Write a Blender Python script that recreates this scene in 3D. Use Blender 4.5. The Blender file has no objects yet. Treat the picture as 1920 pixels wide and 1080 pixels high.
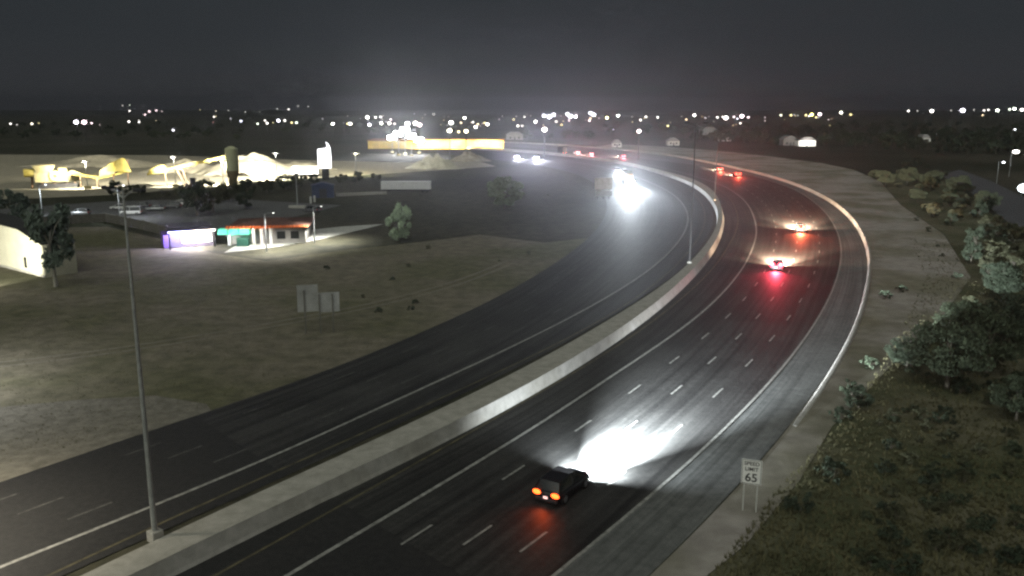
import bpy, bmesh, math, random
from mathutils import Vector, Matrix, noise
random.seed(7)
R = math.radians
SC = bpy.context.scene
COL = SC.collection

# ------------------------------------------------------------------ camera
FPX, YH, CAMH = 1600.0, 202.0, 26.0          # focal length in photo pixels, horizon row, height above the road
PIT = math.atan((540 - YH) / FPX)
cam = bpy.data.cameras.new('camera'); camo = bpy.data.objects.new('camera', cam); COL.objects.link(camo)
cam.sensor_width = 36; cam.lens = 36 * FPX / 1920
cam.clip_start = 0.5; cam.clip_end = 20000
camo.location = (0, 0, CAMH); camo.rotation_euler = (math.pi / 2 - PIT, 0, 0)
SC.camera = camo

# ------------------------------------------------------------------ night sky, fill sun added for ambient light, exposure
w = bpy.data.worlds.new('World'); SC.world = w; w.use_nodes = True
nt = w.node_tree; bgn = nt.nodes['Background']
tc = nt.nodes.new('ShaderNodeTexCoord'); sx = nt.nodes.new('ShaderNodeSeparateXYZ')
cr = nt.nodes.new('ShaderNodeValToRGB'); mp = nt.nodes.new('ShaderNodeMapRange')
mp.inputs[1].default_value = 0.0; mp.inputs[2].default_value = 0.5
nt.links.new(tc.outputs['Generated'], sx.inputs[0]); nt.links.new(sx.outputs['Z'], mp.inputs[0])
nt.links.new(mp.outputs[0], cr.inputs[0]); nt.links.new(cr.outputs[0], bgn.inputs[0])
cr.color_ramp.elements[0].color = (0.0350, 0.0360, 0.0390, 1)
cr.color_ramp.elements[1].color = (0.0225, 0.0270, 0.0305, 1)
e = cr.color_ramp.elements.new(0.16); e.color = (0.0265, 0.0305, 0.0340, 1)
bgn.inputs[1].default_value = 1.0
sun = bpy.data.lights.new('fill_sun', 'SUN'); suno = bpy.data.objects.new('fill_sun', sun); COL.objects.link(suno)
sun.energy = 1.2; sun.angle = R(75); sun.color = (0.97, 1.0, 0.88); suno.rotation_euler = (R(44), R(-20), 0)  # broad fill added to brighten the ground and upright faces
SC.view_settings.view_transform = 'Standard'; SC.view_settings.look = 'None'
SC.view_settings.exposure = 0.0; SC.view_settings.gamma = 1.0; SC.view_settings.use_curve_mapping = False
SC.render.engine = 'CYCLES'; SC.render.dither_intensity = 2.0
SC.cycles.use_denoising = True; SC.cycles.denoiser = 'OPENIMAGEDENOISE'
SC.cycles.use_adaptive_sampling = True; SC.cycles.adaptive_threshold = 0.03; SC.cycles.adaptive_min_samples = 24
SC.cycles.pixel_filter_type = 'BLACKMAN_HARRIS'; SC.cycles.filter_width = 2.4
SC.cycles.max_bounces = 4; SC.cycles.diffuse_bounces = 2; SC.cycles.glossy_bounces = 2; SC.cycles.volume_bounces = 0
SC.cycles.caustics_reflective = False; SC.cycles.caustics_refractive = False
SC.cycles.sample_clamp_indirect = 0.15; SC.cycles.sample_clamp_direct = 60.0
SC.cycles.use_light_tree = True

# ------------------------------------------------------------------ pixel -> place
def U(px, py, z=0.0):
    x = (px - 960) / FPX; y = -(py - 540) / FPX
    d = (x, math.cos(PIT) + y * math.sin(PIT), -math.sin(PIT) + y * math.cos(PIT))
    t = (CAMH - z) / -d[2]
    return Vector((d[0] * t, d[1] * t, z))
def UD(px, py, Y):                             # point on the ray of a pixel at ground distance Y
    x = (px - 960) / FPX; y = -(py - 540) / FPX
    d = (x, math.cos(PIT) + y * math.sin(PIT), -math.sin(PIT) + y * math.cos(PIT))
    t = Y / d[1]
    return Vector((d[0] * t, Y, CAMH + d[2] * t))

# ------------------------------------------------------------------ materials
MATS = {}
def mat(name, col, rough=0.8, var=0.0, scale=1.0, bump=0.0, col2=None, spec=0.3, metal=0.0, detail=6.0, big=None, emit=None, es=0.0, sample=True):
    if name in MATS: return MATS[name]
    m = bpy.data.materials.new(name); m.use_nodes = True; MATS[name] = m
    n = m.node_tree.nodes; l = m.node_tree.links; b = n['Principled BSDF']
    b.inputs['Base Color'].default_value = (*col, 1); b.inputs['Roughness'].default_value = rough
    b.inputs['Specular IOR Level'].default_value = spec; b.inputs['Metallic'].default_value = metal
    if col2 is not None or var or bump:
        g = n.new('ShaderNodeNewGeometry')
        t = n.new('ShaderNodeTexNoise'); t.inputs['Scale'].default_value = scale; t.inputs['Detail'].default_value = detail
        t.inputs['Roughness'].default_value = 0.65
        l.new(g.outputs['Position'], t.inputs['Vector'])
        c2 = col2 if col2 is not None else tuple(min(1, c * (1 + var)) for c in col)
        c1 = col if col2 is not None else tuple(c * (1 - var) for c in col)
        r = n.new('ShaderNodeValToRGB'); l.new(t.outputs['Fac'], r.inputs[0])
        r.color_ramp.elements[0].position = 0.36; r.color_ramp.elements[1].position = 0.64
        r.color_ramp.elements[0].color = (*c1, 1); r.color_ramp.elements[1].color = (*c2, 1)
        out = r.outputs[0]
        if big:                                 # large, slow patches of another tone
            t2 = n.new('ShaderNodeTexNoise'); t2.inputs['Scale'].default_value = big[0]; t2.inputs['Detail'].default_value = 4
            l.new(g.outputs['Position'], t2.inputs['Vector'])
            r2 = n.new('ShaderNodeValToRGB'); l.new(t2.outputs['Fac'], r2.inputs[0])
            r2.color_ramp.elements[0].position = 0.42; r2.color_ramp.elements[1].position = 0.6
            mx = n.new('ShaderNodeMix'); mx.data_type = 'RGBA'
            l.new(r2.outputs[0], mx.inputs[0]); l.new(out, mx.inputs[6])
            mu = n.new('ShaderNodeMix'); mu.data_type = 'RGBA'; mu.blend_type = 'MULTIPLY'; mu.inputs[0].default_value = 1
            l.new(out, mu.inputs[6]); mu.inputs[7].default_value = (*big[1], 1)
            l.new(mu.outputs[2], mx.inputs[7]); out = mx.outputs[2]
        l.new(out, b.inputs['Base Color'])
        if bump:
            bp = n.new('ShaderNodeBump'); bp.inputs['Strength'].default_value = bump; bp.inputs['Distance'].default_value = 0.1
            l.new(t.outputs['Fac'], bp.inputs['Height']); l.new(bp.outputs[0], b.inputs['Normal'])
    if emit:
        b.inputs['Emission Color'].default_value = (*emit, 1); b.inputs['Emission Strength'].default_value = es
        m.cycles.emission_sampling = 'AUTO' if sample else 'NONE'
    return m

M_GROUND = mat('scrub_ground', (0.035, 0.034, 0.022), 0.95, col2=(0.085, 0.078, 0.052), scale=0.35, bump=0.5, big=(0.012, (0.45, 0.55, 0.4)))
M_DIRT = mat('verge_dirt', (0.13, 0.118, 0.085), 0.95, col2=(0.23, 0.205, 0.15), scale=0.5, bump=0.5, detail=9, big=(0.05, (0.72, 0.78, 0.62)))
M_SLOPE = mat('slope_dirt', (0.30, 0.275, 0.25), 0.95, col2=(0.46, 0.425, 0.39), scale=0.4, bump=0.5, detail=9, big=(0.06, (0.6, 0.62, 0.5)))
M_GRASSY = mat('weedy_soil', (0.10, 0.097, 0.06), 0.95, col2=(0.18, 0.168, 0.11), scale=0.6, bump=0.6, detail=9, big=(0.08, (0.55, 0.65, 0.5)))
M_ASPH = mat('asphalt', (0.032, 0.032, 0.030), 0.66, col2=(0.050, 0.049, 0.046), scale=2.2, bump=0.15, spec=0.4, detail=10, big=(0.12, (0.72, 0.72, 0.72)))
M_ASPHD = mat('asphalt_dark', (0.024, 0.024, 0.024), 0.7, col2=(0.038, 0.037, 0.036), scale=2.2, bump=0.15, spec=0.35, detail=10)
M_SHOULD = mat('shoulder_concrete', (0.12, 0.125, 0.12), 0.8, col2=(0.18, 0.185, 0.178), scale=1.2, bump=0.1, detail=10, big=(0.15, (0.85, 0.85, 0.85)))
M_CONC = mat('barrier_concrete', (0.36, 0.35, 0.32), 0.85, col2=(0.48, 0.465, 0.43), scale=1.1, bump=0.1, detail=10, big=(0.2, (0.86, 0.85, 0.82)))
M_MEDTOP = mat('median_fill', (0.36, 0.345, 0.30), 0.9, col2=(0.5, 0.48, 0.43), scale=0.9, bump=0.2, detail=10)
M_WHITE = mat('road_paint_white', (0.2, 0.2, 0.185), 0.6, col2=(0.44, 0.44, 0.41), scale=2.0, detail=8)
M_WORN = mat('road_paint_worn', (0.05, 0.05, 0.047), 0.65, col2=(0.15, 0.15, 0.14), scale=1.6, detail=8)
M_YELLOW = mat('road_paint_yellow', (0.06, 0.055, 0.036), 0.6, col2=(0.17, 0.15, 0.09), scale=0.8, detail=8)
M_SAND = mat('site_sand', (0.30, 0.27, 0.20), 0.95, col2=(0.46, 0.42, 0.32), scale=0.35, bump=0.5, detail=8)
M_LOT = mat('lot_asphalt', (0.10, 0.10, 0.10), 0.8, col2=(0.16, 0.16, 0.16), scale=0.8, bump=0.1)
M_STEEL = mat('galvanised_steel', (0.42, 0.44, 0.44), 0.5, var=0.12, scale=3, metal=0.4)
M_DSTEEL = mat('dark_steel', (0.06, 0.06, 0.065), 0.5, var=0.2, scale=4, metal=0.3)
M_TYRE = mat('tyre_rubber', (0.02, 0.02, 0.02), 0.85, var=0.2, scale=20)
M_RIM = mat('alloy_rim', (0.45, 0.45, 0.46), 0.35, metal=0.8)
M_GLASS = mat('car_glass', (0.015, 0.018, 0.02), 0.08, spec=0.6)
M_BARK = mat('bark', (0.10, 0.085, 0.065), 0.9, col2=(0.2, 0.18, 0.145), scale=6, bump=0.4)
M_PALEBARK = mat('pale_bark', (0.28, 0.27, 0.23), 0.9, col2=(0.4, 0.38, 0.33), scale=5, bump=0.3)
def leafmat(name, c):
    return mat(name, tuple(x * 0.7 for x in c), 0.7, col2=tuple(x * 1.35 for x in c), scale=1.1, spec=0.2)
M_LEAF = leafmat('leaf_grey_green', (0.046, 0.060, 0.038))
M_LEAF2 = leafmat('leaf_dark_green', (0.06, 0.075, 0.045))
M_LEAF3 = leafmat('leaf_olive', (0.075, 0.078, 0.045))
M_LEAFP = leafmat('leaf_pale_sage', (0.42, 0.52, 0.36))

# ------------------------------------------------------------------ mesh helpers
class MB:
    def __init__(s): s.v = []; s.f = []; s.sm = []
    def add(s, v, f, smooth=False):
        o = len(s.v); s.v += [tuple(p) for p in v]; s.f += [tuple(o + i for i in q) for q in f]; s.sm += [smooth] * len(f); return s
    def box(s, x0, x1, y0, y1, z0, z1):
        v = [(x0,y0,z0),(x1,y0,z0),(x1,y1,z0),(x0,y1,z0),(x0,y0,z1),(x1,y0,z1),(x1,y1,z1),(x0,y1,z1)]
        return s.add(v, [(0,3,2,1),(4,5,6,7),(0,1,5,4),(1,2,6,5),(2,3,7,6),(3,0,4,7)])
    def bar(s, a, b, wx, wz=None):              # square bar between two points
        a = Vector(a); b = Vector(b); wz = wz or wx; d = (b - a).normalized()
        up = Vector((0,0,1)) if abs(d.z) < 0.95 else Vector((0,1,0))
        u = d.cross(up).normalized() * wx / 2; t = u.cross(d).normalized() * wz / 2
        v = [a-u-t,a+u-t,a+u+t,a-u+t,b-u-t,b+u-t,b+u+t,b-u+t]
        return s.add(v, [(0,1,2,3),(7,6,5,4),(0,4,5,1),(1,5,6,2),(2,6,7,3),(3,7,4,0)])
    def tube(s, pts, rad, n=8, cap=True):
        pts = [Vector(p) for p in pts]; rings = []; o = []
        for i, p in enumerate(pts):
            d = (pts[min(i+1,len(pts)-1)] - pts[max(i-1,0)]).normalized()
            up = Vector((0,0,1)) if abs(d.z) < 0.9 else Vector((1,0,0))
            u = d.cross(up).normalized(); t = u.cross(d)
            r = rad[i] if isinstance(rad, (list, tuple)) else rad
            o += [p + (u*math.cos(2*math.pi*k/n) + t*math.sin(2*math.pi*k/n))*r for k in range(n)]
        f = []
        for i in range(len(pts)-1):
            for k in range(n):
                f.append((i*n+k, i*n+(k+1)%n, (i+1)*n+(k+1)%n, (i+1)*n+k))
        s.add(o, f, True)
        if cap:
            s.add(o[:n], [tuple(range(n))]); s.add(o[-n:], [tuple(reversed(range(n)))])
        return s
    def prism(s, poly, y0, y1):                 # polygon in x,z pushed along y
        n = len(poly); v = [(x,y0,z) for x,z in poly] + [(x,y1,z) for x,z in poly]
        f = [tuple(range(n)), tuple(reversed(range(n,2*n)))] + [(i,n+i,n+(i+1)%n,(i+1)%n) for i in range(n)]
        return s.add(v, f)
    def sphere(s, c, r, n=8, m=6):
        if not isinstance(r, (tuple, list)): r = (r, r, r)
        v = []; f = []
        for i in range(m+1):
            a = math.pi*i/m
            for k in range(n):
                b = 2*math.pi*k/n
                v.append((c[0]+r[0]*math.sin(a)*math.cos(b), c[1]+r[1]*math.sin(a)*math.sin(b), c[2]+r[2]*math.cos(a)))
        for i in range(m):
            for k in range(n): f.append((i*n+k, (i+1)*n+k, (i+1)*n+(k+1)%n, i*n+(k+1)%n))
        return s.add(v, f, True)
    def mesh(s, name):
        me = bpy.data.meshes.new(name); me.from_pydata(s.v, [], s.f); me.validate()
        if len(me.polygons) == len(s.sm): me.polygons.foreach_set('use_smooth', s.sm)
        me.update(); return me
    def build(s, name, m, parent=None, bevel=0):
        me = s.mesh(name)
        if bevel:
            b = bmesh.new(); b.from_mesh(me); bmesh.ops.remove_doubles(b, verts=b.verts, dist=1e-5)
            bmesh.ops.bevel(b, geom=b.edges[:], offset=bevel, segments=1, affect='EDGES', clamp_overlap=True); b.to_mesh(me); b.free()
        return link(name, me, m, parent)
def link(name, me, m, parent=None):
    o = bpy.data.objects.new(name, me); COL.objects.link(o)
    if m is not None and not len(me.materials): me.materials.append(m)
    if parent is not None: o.parent = parent
    return o
def tag(o, label=None, cat=None, group=None, kind=None):
    if label: o['label'] = label
    if cat: o['category'] = cat
    if group: o['group'] = group
    if kind: o['kind'] = kind
    return o
def empty(name, loc, rz=0.0, label=None, cat=None, group=None, s=1.0):
    o = bpy.data.objects.new(name, None); COL.objects.link(o); o.location = loc; o.rotation_euler = (0,0,rz); o.scale = (s,s,s)
    o.empty_display_size = 0.1
    return tag(o, label, cat, group)
def copy_tree(o, parent=None):
    c = o.copy(); COL.objects.link(c); c.parent = parent
    for ch in [x for x in o.children]: copy_tree(ch, c)
    return c
def light(name, kind, loc, energy, color, parent=None, rot=None, size=None, blend=None, radius=0.1):
    l = bpy.data.lights.new(name, kind); l.energy = energy; l.color = color
    if kind == 'SPOT':
        l.spot_size = R(size or 60); l.spot_blend = 0.6 if blend is None else blend; l.shadow_soft_size = radius
    elif kind == 'POINT': l.shadow_soft_size = radius
    o = bpy.data.objects.new(name, l); COL.objects.link(o); o.location = loc
    if rot: o.rotation_euler = rot
    if parent is not None: o.parent = parent
    return o
def aim(o, target):
    o.rotation_euler = (Vector(target) - o.location).to_track_quat('-Z', 'Y').to_euler()

# ------------------------------------------------------------------ the freeway: traced edges laid on the ground
def crom(P, k=10):
    P = [Vector((p[0], p[1])) for p in P]; out = []
    Q = [P[0]*2-P[1]] + P + [P[-1]*2-P[-2]]
    for i in range(1, len(Q)-2):
        p0,p1,p2,p3 = Q[i-1:i+3]
        for j in range(k):
            t = j/k
            out.append(0.5*((2*p1)+(p2-p0)*t+(2*p0-5*p1+4*p2-p3)*t*t+(3*p1-p0-3*p2+p3)*t**3))
    out.append(P[-1]); return out
def trace(P, back=60, fwd=70, z=0.0):
    c = [U(p.x, p.y, z) for p in crom(P)]
    d0 = (c[0]-c[6]).normalized(); d1 = (c[-1]-c[-8]).normalized()
    c = [c[0]+d0*back, c[0]+d0*back*0.5] + c + [c[-1]+d1*fwd*0.5, c[-1]+d1*fwd]
    # resample by length and smooth in the ground plane
    return resample(c, 4.0)
def resample(c, step):
    L = [0]
    for a, b in zip(c[:-1], c[1:]): L.append(L[-1]+(b-a).length)
    n = int(L[-1]/step); out = []; j = 0
    for i in range(n+1):
        s = L[-1]*i/n
        while j < len(L)-2 and L[j+1] < s: j += 1
        t = (s-L[j])/max(1e-9, L[j+1]-L[j]); out.append(c[j].lerp(c[j+1], t))
    for _ in range(8):
        out = [out[0]] + [(out[i-1]+out[i]*2+out[i+1])/4 for i in range(1, len(out)-1)] + [out[-1]]
    return out
T = {}
T['lpave'] = trace([(0,905),(250,818),(400,770),(600,702),(800,620),(930,560),(1040,495),(1100,450),(1130,415),(1138,385),(1128,357),(1095,333),(1040,316),(980,306),(920,299)])
T['lwhite'] = trace([(0,1065),(300,945),(500,865),(700,770),(900,680),(1100,580),(1220,505),(1275,450),(1290,415),(1285,390),(1265,367),(1230,347),(1180,328),(1119,311),(1060,301),(1000,293),(940,288)])
T['lyel'] = trace([(90,1080),(290,985),(500,893),(800,760),(1000,668),(1150,588),(1250,515),(1305,455),(1322,415),(1317,385),(1297,360),(1262,341),(1200,320),(1119,304),(1060,296),(1000,289),(940,284.5)])
T['bback'] = trace([(118,1080),(300,998),(500,911),(800,772),(1000,676),(1150,592),(1260,520),(1318,458),(1338,416),(1333,384),(1312,358),(1275,338),(1205,316),(1119,301),(1060,293.5),(1000,287),(940,283)])
T['bbase'] = trace([(330,1080),(640,923),(800,852),(1000,744),(1150,648),(1250,572),(1330,488),(1357,430),(1354,392),(1338,363),(1300,341),(1250,327),(1180,309),(1119,299),(1060,292),(1000,286),(940,282)])
T['ryel'] = trace([(405,1080),(700,915),(1000,744.5),(1150,655),(1250,584),(1330,512),(1370,455),(1384,420),(1378,388),(1360,364),(1318,340),(1250,322),(1180,306),(1119,297),(1060,290),(1000,284.3),(940,280.5)])
T['rwhite'] = trace([(540,1080),(700,985),(850,895),(1000,805),(1140,710),(1250,638),(1330,576),(1390,508),(1415,455),(1418,425),(1405,388),(1380,363),(1342,343),(1260,319),(1180,302),(1119,294),(1060,288),(1000,282.5),(940,279)])
T['redge'] = trace([(1040,1080),(1170,975),(1250,905),(1330,835),(1400,765),(1460,700),(1510,635),(1550,570),(1573,510),(1577,460),(1560,415),(1530,382),(1490,356),(1440,338),(1380,323),(1300,309),(1220,299),(1150,291),(1090,285),(1000,277.5),(940,274)])
T['rpave'] = trace([(1220,1080),(1340,965),(1440,850),(1530,735),(1598,620),(1626,520),(1624,470),(1607,430),(1582,400),(1546,374),(1500,352),(1440,332),(1370,315),(1280,297),(1226,289),(1186,284.5),(1120,278),(1060,273.5),(1000,270),(940,267.5)])

def nearest(line, p):
    return min(range(len(line)), key=lambda i: (line[i].xy-Vector(p).xy).length_squared)
def tangent(line, p):
    i = nearest(line, p); i = max(1, min(len(line)-2, i)); return (line[i+1]-line[i-1]).normalized()
def rz_of(d): return math.atan2(-d.x, d.y)       # heading: local +Y points along d

def strip_between(A, B, z, n=220):
    a = resample(A, sum((q-p).length for p,q in zip(A[:-1],A[1:]))/n)[:n]; b = resample(B, sum((q-p).length for p,q in zip(B[:-1],B[1:]))/n)[:n]
    m = min(len(a), len(b)); v = [(p.x,p.y,z) for p in a[:m]]+[(p.x,p.y,z) for p in b[:m]]
    return MB().add(v, [(i, m+i, m+i+1, i+1) for i in range(m-1)])
def ribbon(line, off0, off1, z0, z1=None):
    z1 = z0 if z1 is None else z1; v = []; n = len(line)
    for i, p in enumerate(line):
        d = (line[min(i+1,n-1)]-line[max(i-1,0)]).normalized(); s = Vector((d.y,-d.x,0))
        a = p+s*off0; b = p+s*off1; v += [(a.x,a.y,z0),(b.x,b.y,z1)]
    return v, [(2*i, 2*i+1, 2*i+3, 2*i+2) for i in range(n-1)]
def sweep(line, prof, close=True):               # cross-section (offset to the right, z) pushed along a line
    n = len(line); m = len(prof); v = []; f = []
    for i, p in enumerate(line):
        d = (line[min(i+1,n-1)]-line[max(i-1,0)]).normalized(); s = Vector((d.y,-d.x,0))
        for o, z in prof: q = p+s*o; v.append((q.x,q.y,z))
    for i in range(n-1):
        for k in range(m if close else m-1):
            f.append((i*m+k, i*m+(k+1)%m, (i+1)*m+(k+1)%m, (i+1)*m+k))
    f += [tuple(range(m)), tuple(reversed(range((n-1)*m, n*m)))] if close else []
    return MB().add(v, f)
def up(mb):                                      # make flat sheets face upwards
    me = mb.mesh('t'); 
    return me
def flat(name, pts, z, m, kind='structure', sub=6):
    b = bmesh.new(); vs = [b.verts.new((p[0],p[1],z)) for p in pts]; fc = b.faces.new(vs)
    if fc.normal.z < 0 or sum((pts[i-1][0]*pts[i][1]-pts[i][0]*pts[i-1][1]) for i in range(len(pts))) < 0: fc.normal_flip()
    me = bpy.data.meshes.new(name); b.to_mesh(me); b.free()
    o = link(name, me, m); tag(o, kind=kind); return o

# the land
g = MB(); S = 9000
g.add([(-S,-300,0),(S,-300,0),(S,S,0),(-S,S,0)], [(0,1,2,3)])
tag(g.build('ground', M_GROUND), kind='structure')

def px_poly(name, pix, z, m): return flat(name, [U(*p).xy for p in pix], z, m)
# bare verge west of the freeway: everything between the road edge and the shops
lp = [p for p in T['lpave'] if p.y < 175]
verge = [(p.x-0.0, p.y) for p in lp] + [tuple(U(*p).xy) for p in [(1020,455),(900,440),(780,455),(640,470),(500,490),(400,475),(330,455),(200,425),(0,430),(-300,480),(-700,700),(-900,1000)]]
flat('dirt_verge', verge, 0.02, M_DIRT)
px_poly('gravel_apron', [(-400,800),(0,764),(150,750),(290,742),(388,758),(398,772),(250,820),(0,907),(-400,1060)], 0.035, mat('apron_gravel', (0.14,0.13,0.105), 0.95, col2=(0.24,0.225,0.185), scale=0.9, bump=0.5))
tr_ = [U(p.x,p.y) for p in crom([(-60,690),(150,668),(380,632),(560,600),(720,568),(860,530),(960,490)])]
for of in (-0.9,0.9):
    v_, f_ = ribbon(resample(tr_, 3.0), of-0.28, of+0.28, 0.03); tag(MB().add(v_, f_).build('dirt_track', mat('track_dirt', (0.17,0.155,0.12), 0.95, col2=(0.26,0.235,0.18), scale=0.6, bump=0.4)), kind='structure')
# slope east of the freeway
rp = [p for p in T['rpave'] if p.x > 50 or p.y < 400]
slope = [(p.x+0.0, p.y) for p in rp] + [tuple(U(*p).xy) for p in [(1150,270),(1250,275),(1350,283),(1450,294),(1540,306),(1600,318),(1650,340),(1690,385),(1770,440),(1820,520),(1770,590),(1690,665),(1625,735),(1560,800),(1500,900),(1400,1020),(1300,1100)]]
flat('dirt_slope', slope, 0.02, M_SLOPE)
wl = [p for p in [(1290,1110),(1400,1022),(1500,902),(1560,802),(1625,737),(1690,667),(1770,592),(1820,520),(1772,440),(1692,385),(1652,340),(1700,322),(1790,345),(1850,395),(1930,460),(2300,650),(2700,800),(2300,1110)]]
px_poly('weedy_bank', wl, 0.012, M_GRASSY)
# construction yard, car park, streets
px_poly('construction_yard', [(-200,380),(60,372),(200,366),(330,356),(430,349),(560,335),(640,331),(780,322),(930,312),(900,303),(780,305),(560,300),(300,291),(0,290),(-300,300)], 0.02, M_SAND)
px_poly('car_park', [(-100,420),(0,413),(200,401),(345,434),(420,440),(560,405),(640,385),(420,372),(200,378),(0,392)], 0.03, M_LOT)
px_poly('drive_lane', [(420,474),(520,463),(600,449),(690,428),(720,420),(640,425),(560,434),(500,446),(440,462)], 0.03, mat('lane_concrete',(0.45,0.45,0.42),0.85,col2=(0.58,0.58,0.54),scale=0.8,bump=0.1))
px_poly('frontage_road', [(1760,330),(1800,345),(1850,385),(1920,440),(2050,560),(2400,700),(2500,640),(2150,470),(1960,390),(1860,340),(1800,318)], 0.025, mat('frontage_asphalt',(0.09,0.09,0.1),0.75,col2=(0.13,0.13,0.14),scale=1.0))

# carriageways
zr = 0.045
def add_wear(m, strength=0.45):
    n = m.node_tree.nodes; l = m.node_tree.links; b = n['Principled BSDF']; src = b.inputs['Base Color'].links[0].from_socket
    uv = n.new('ShaderNodeUVMap'); uv.uv_map = 'lanes'; mp_ = n.new('ShaderNodeMapping'); mp_.inputs['Scale'].default_value = (1.1, 0.018, 1)
    t = n.new('ShaderNodeTexNoise'); t.inputs['Scale'].default_value = 1.0; t.inputs['Detail'].default_value = 5; l.new(uv.outputs[0], mp_.inputs[0]); l.new(mp_.outputs[0], t.inputs['Vector'])
    r = n.new('ShaderNodeValToRGB'); r.color_ramp.elements[0].position = 0.35; r.color_ramp.elements[1].position = 0.65
    r.color_ramp.elements[0].color = (1-strength,)*3+(1,); r.color_ramp.elements[1].color = (1+strength,)*3+(1,); l.new(t.outputs['Fac'], r.inputs[0])
    mx = n.new('ShaderNodeMix'); mx.data_type = 'RGBA'; mx.blend_type = 'MULTIPLY'; mx.inputs[0].default_value = 1
    l.new(src, mx.inputs[6]); l.new(r.outputs[0], mx.inputs[7]); l.new(mx.outputs[2], b.inputs['Base Color'])
add_wear(M_ASPH); add_wear(M_SHOULD, 0.25)
def road(name, A, B, m, z):
    mb = strip_between(A, B, z); o = mb.build(name, m); tag(o, kind='structure')
    me = o.data; k = len(me.vertices)//2; uvl = me.uv_layers.new(name='lanes'); L = [0.0]
    for i in range(1, k): L.append(L[-1]+(me.vertices[i].co-me.vertices[i-1].co).length)
    for lp in me.loops:
        i = lp.vertex_index; j = i % k; wd = (me.vertices[k+j].co-me.vertices[j].co).length if k+j < len(me.vertices) else 20
        uvl.data[lp.index].uv = (0.0 if i < k else min(wd, 30.0), L[j])
    return o
road_l = road('road_westbound', T['lpave'], T['bback'], M_ASPH, zr)
road_r = road('road_eastbound', T['bbase'], T['redge'], M_ASPH, zr)
should = road('shoulder_eastbound', T['redge'], T['rpave'], M_SHOULD, zr)
# older, darker deck surface up to the bridge joint
def cut(line, a, b):                             # part of a line on the near side of the joint a-b
    a = Vector(a); b = Vector(b); n = Vector((-(b-a).y, (b-a).x))
    return [p for p in line if (p.xy-a.xy).dot(n) < 0]
J0, J1 = U(390,752), U(870,1012)
jl = [cut(T[k], J0.xy, J1.xy) for k in ('lpave','bback','bbase','redge')]
flat('bridge_deck_west', [p.xy for p in jl[0]]+[p.xy for p in reversed(jl[1])], zr+0.006, M_ASPHD)
flat('bridge_deck_east', [p.xy for p in jl[2]]+[p.xy for p in reversed(jl[3])], zr+0.006, M_ASPHD)

zp = zr+0.014
def line_mark(name, key, width, m, parent, a=0, b=10**6):
    pts = T[key][a:b]; v, f = ribbon(pts, -width/2, width/2, zp)
    return MB().add(v, f).build(name, m, parent)
line_mark('lane_line', 'rwhite', 0.30, M_WHITE, road_r)
line_mark('edge_line', 'redge', 0.24, M_WHITE, road_r)
line_mark('edge_line', 'ryel', 0.20, M_YELLOW, road_r)
line_mark('lane_line', 'lwhite', 0.30, M_WHITE, road_l)
line_mark('edge_line', 'lyel', 0.22, M_YELLOW, road_l)
# dashes: lane lines lie at fractions of the carriageway's width
me_dash = MB().add([(-0.09,0,0),(0.09,0,0),(0.09,3,0),(-0.09,3,0)], [(0,1,2,3)]).mesh('lane_dash'); me_dash.materials.append(M_WHITE)
def offset_line(A, B, t):
    out = []
    for p in A:
        q = B[nearest(B, p)]; out.append(p.lerp(q, t))
    return resample(out, 1.0)
me_worn = me_dash.copy(); me_worn.materials[0] = M_WORN
def lay_dashes(A, B, t, start, parent, period, smax, me_dash=me_dash):
    ln = offset_line(A, B, t); k0 = nearest(ln, start); n = 0
    for k in range(k0 % int(period*1), len(ln)-4, 1):
        if abs(((k-k0) % period)) > 1e-6: continue
        p = ln[k]
        if p.y < 25 or p.y > smax: continue
        d = (ln[k+3]-ln[k]).normalized()
        o = link('lane_dash', me_dash, None, parent); o.location = (p.x,p.y,zp); o.rotation_euler = (0,0,rz_of(d)); n += 1
    return n
PER = 11
lay_dashes(T['rwhite'], T['redge'], 0.25, U(1088,812), road_r, PER, 330)
lay_dashes(T['rwhite'], T['redge'], 0.50, U(1172,814), road_r, PER, 330)
lay_dashes(T['rwhite'], T['redge'], 0.76, U(1255,817), road_r, PER, 330)
lay_dashes(T['lwhite'], T['lpave'], 0.22, U(605,785), road_l, PER, 220, me_worn)
lay_dashes(T['lwhite'], T['lpave'], 0.50, U(530,780), road_l, PER, 220, me_worn)
lay_dashes(T['lwhite'], T['lpave'], 0.76, U(470,777), road_l, PER, 220, me_worn)

# median: concrete barrier carrying the lamp poles
HB = 1.15
bt = trace([(140,1080),(300,1002),(500,916),(800,779),(1000,681),(1150,594),(1255,526),(1322,460),(1346,412),(1338,377),(1305,347),(1250,325),(1180,306),(1119,296),(1060,289.5),(1000,284),(940,280)], z=HB)
n = 260
def even(L): return resample(L, sum((q-p).length for p,q in zip(L[:-1],L[1:]))/n)[:n]
A, B = even(T['bbase']), even(bt); m_ = min(len(A), len(B))
mb = MB(); v = []
for i in range(m_):
    a = A[i]; j = nearest(B, a); b = B[j]; d = tangent(T['bbase'], a); s = Vector((-d.y, d.x, 0))
    wtot = max(0.75, min(5.0, (b-a).xy.dot(s.xy)))
    prof = [(0.0,0.0),(0.14,0.25),(0.42,HB),(wtot-0.05,HB+0.0),(wtot+0.12,0.32),(wtot+0.2,0.0)]
    for o_, z in prof: q = a+s*o_; v.append((q.x,q.y,z))
K = 6
f = [(i*K+k, (i+1)*K+k, (i+1)*K+k+1, i*K+k+1) for i in range(m_-1) for k in range(K-1)]
fs = [q for q in f if True]
bar_face = [(i*K+k, (i+1)*K+k, (i+1)*K+k+1, i*K+k+1) for i in range(m_-1) for k in (0,1,3,4)]
bar_top = [(i*K+2, (i+1)*K+2, (i+1)*K+3, i*K+3) for i in range(m_-1)]
med = empty('median_barrier', A[0], 0, 'long pale concrete barrier curving between the two carriageways', 'barrier')
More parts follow.
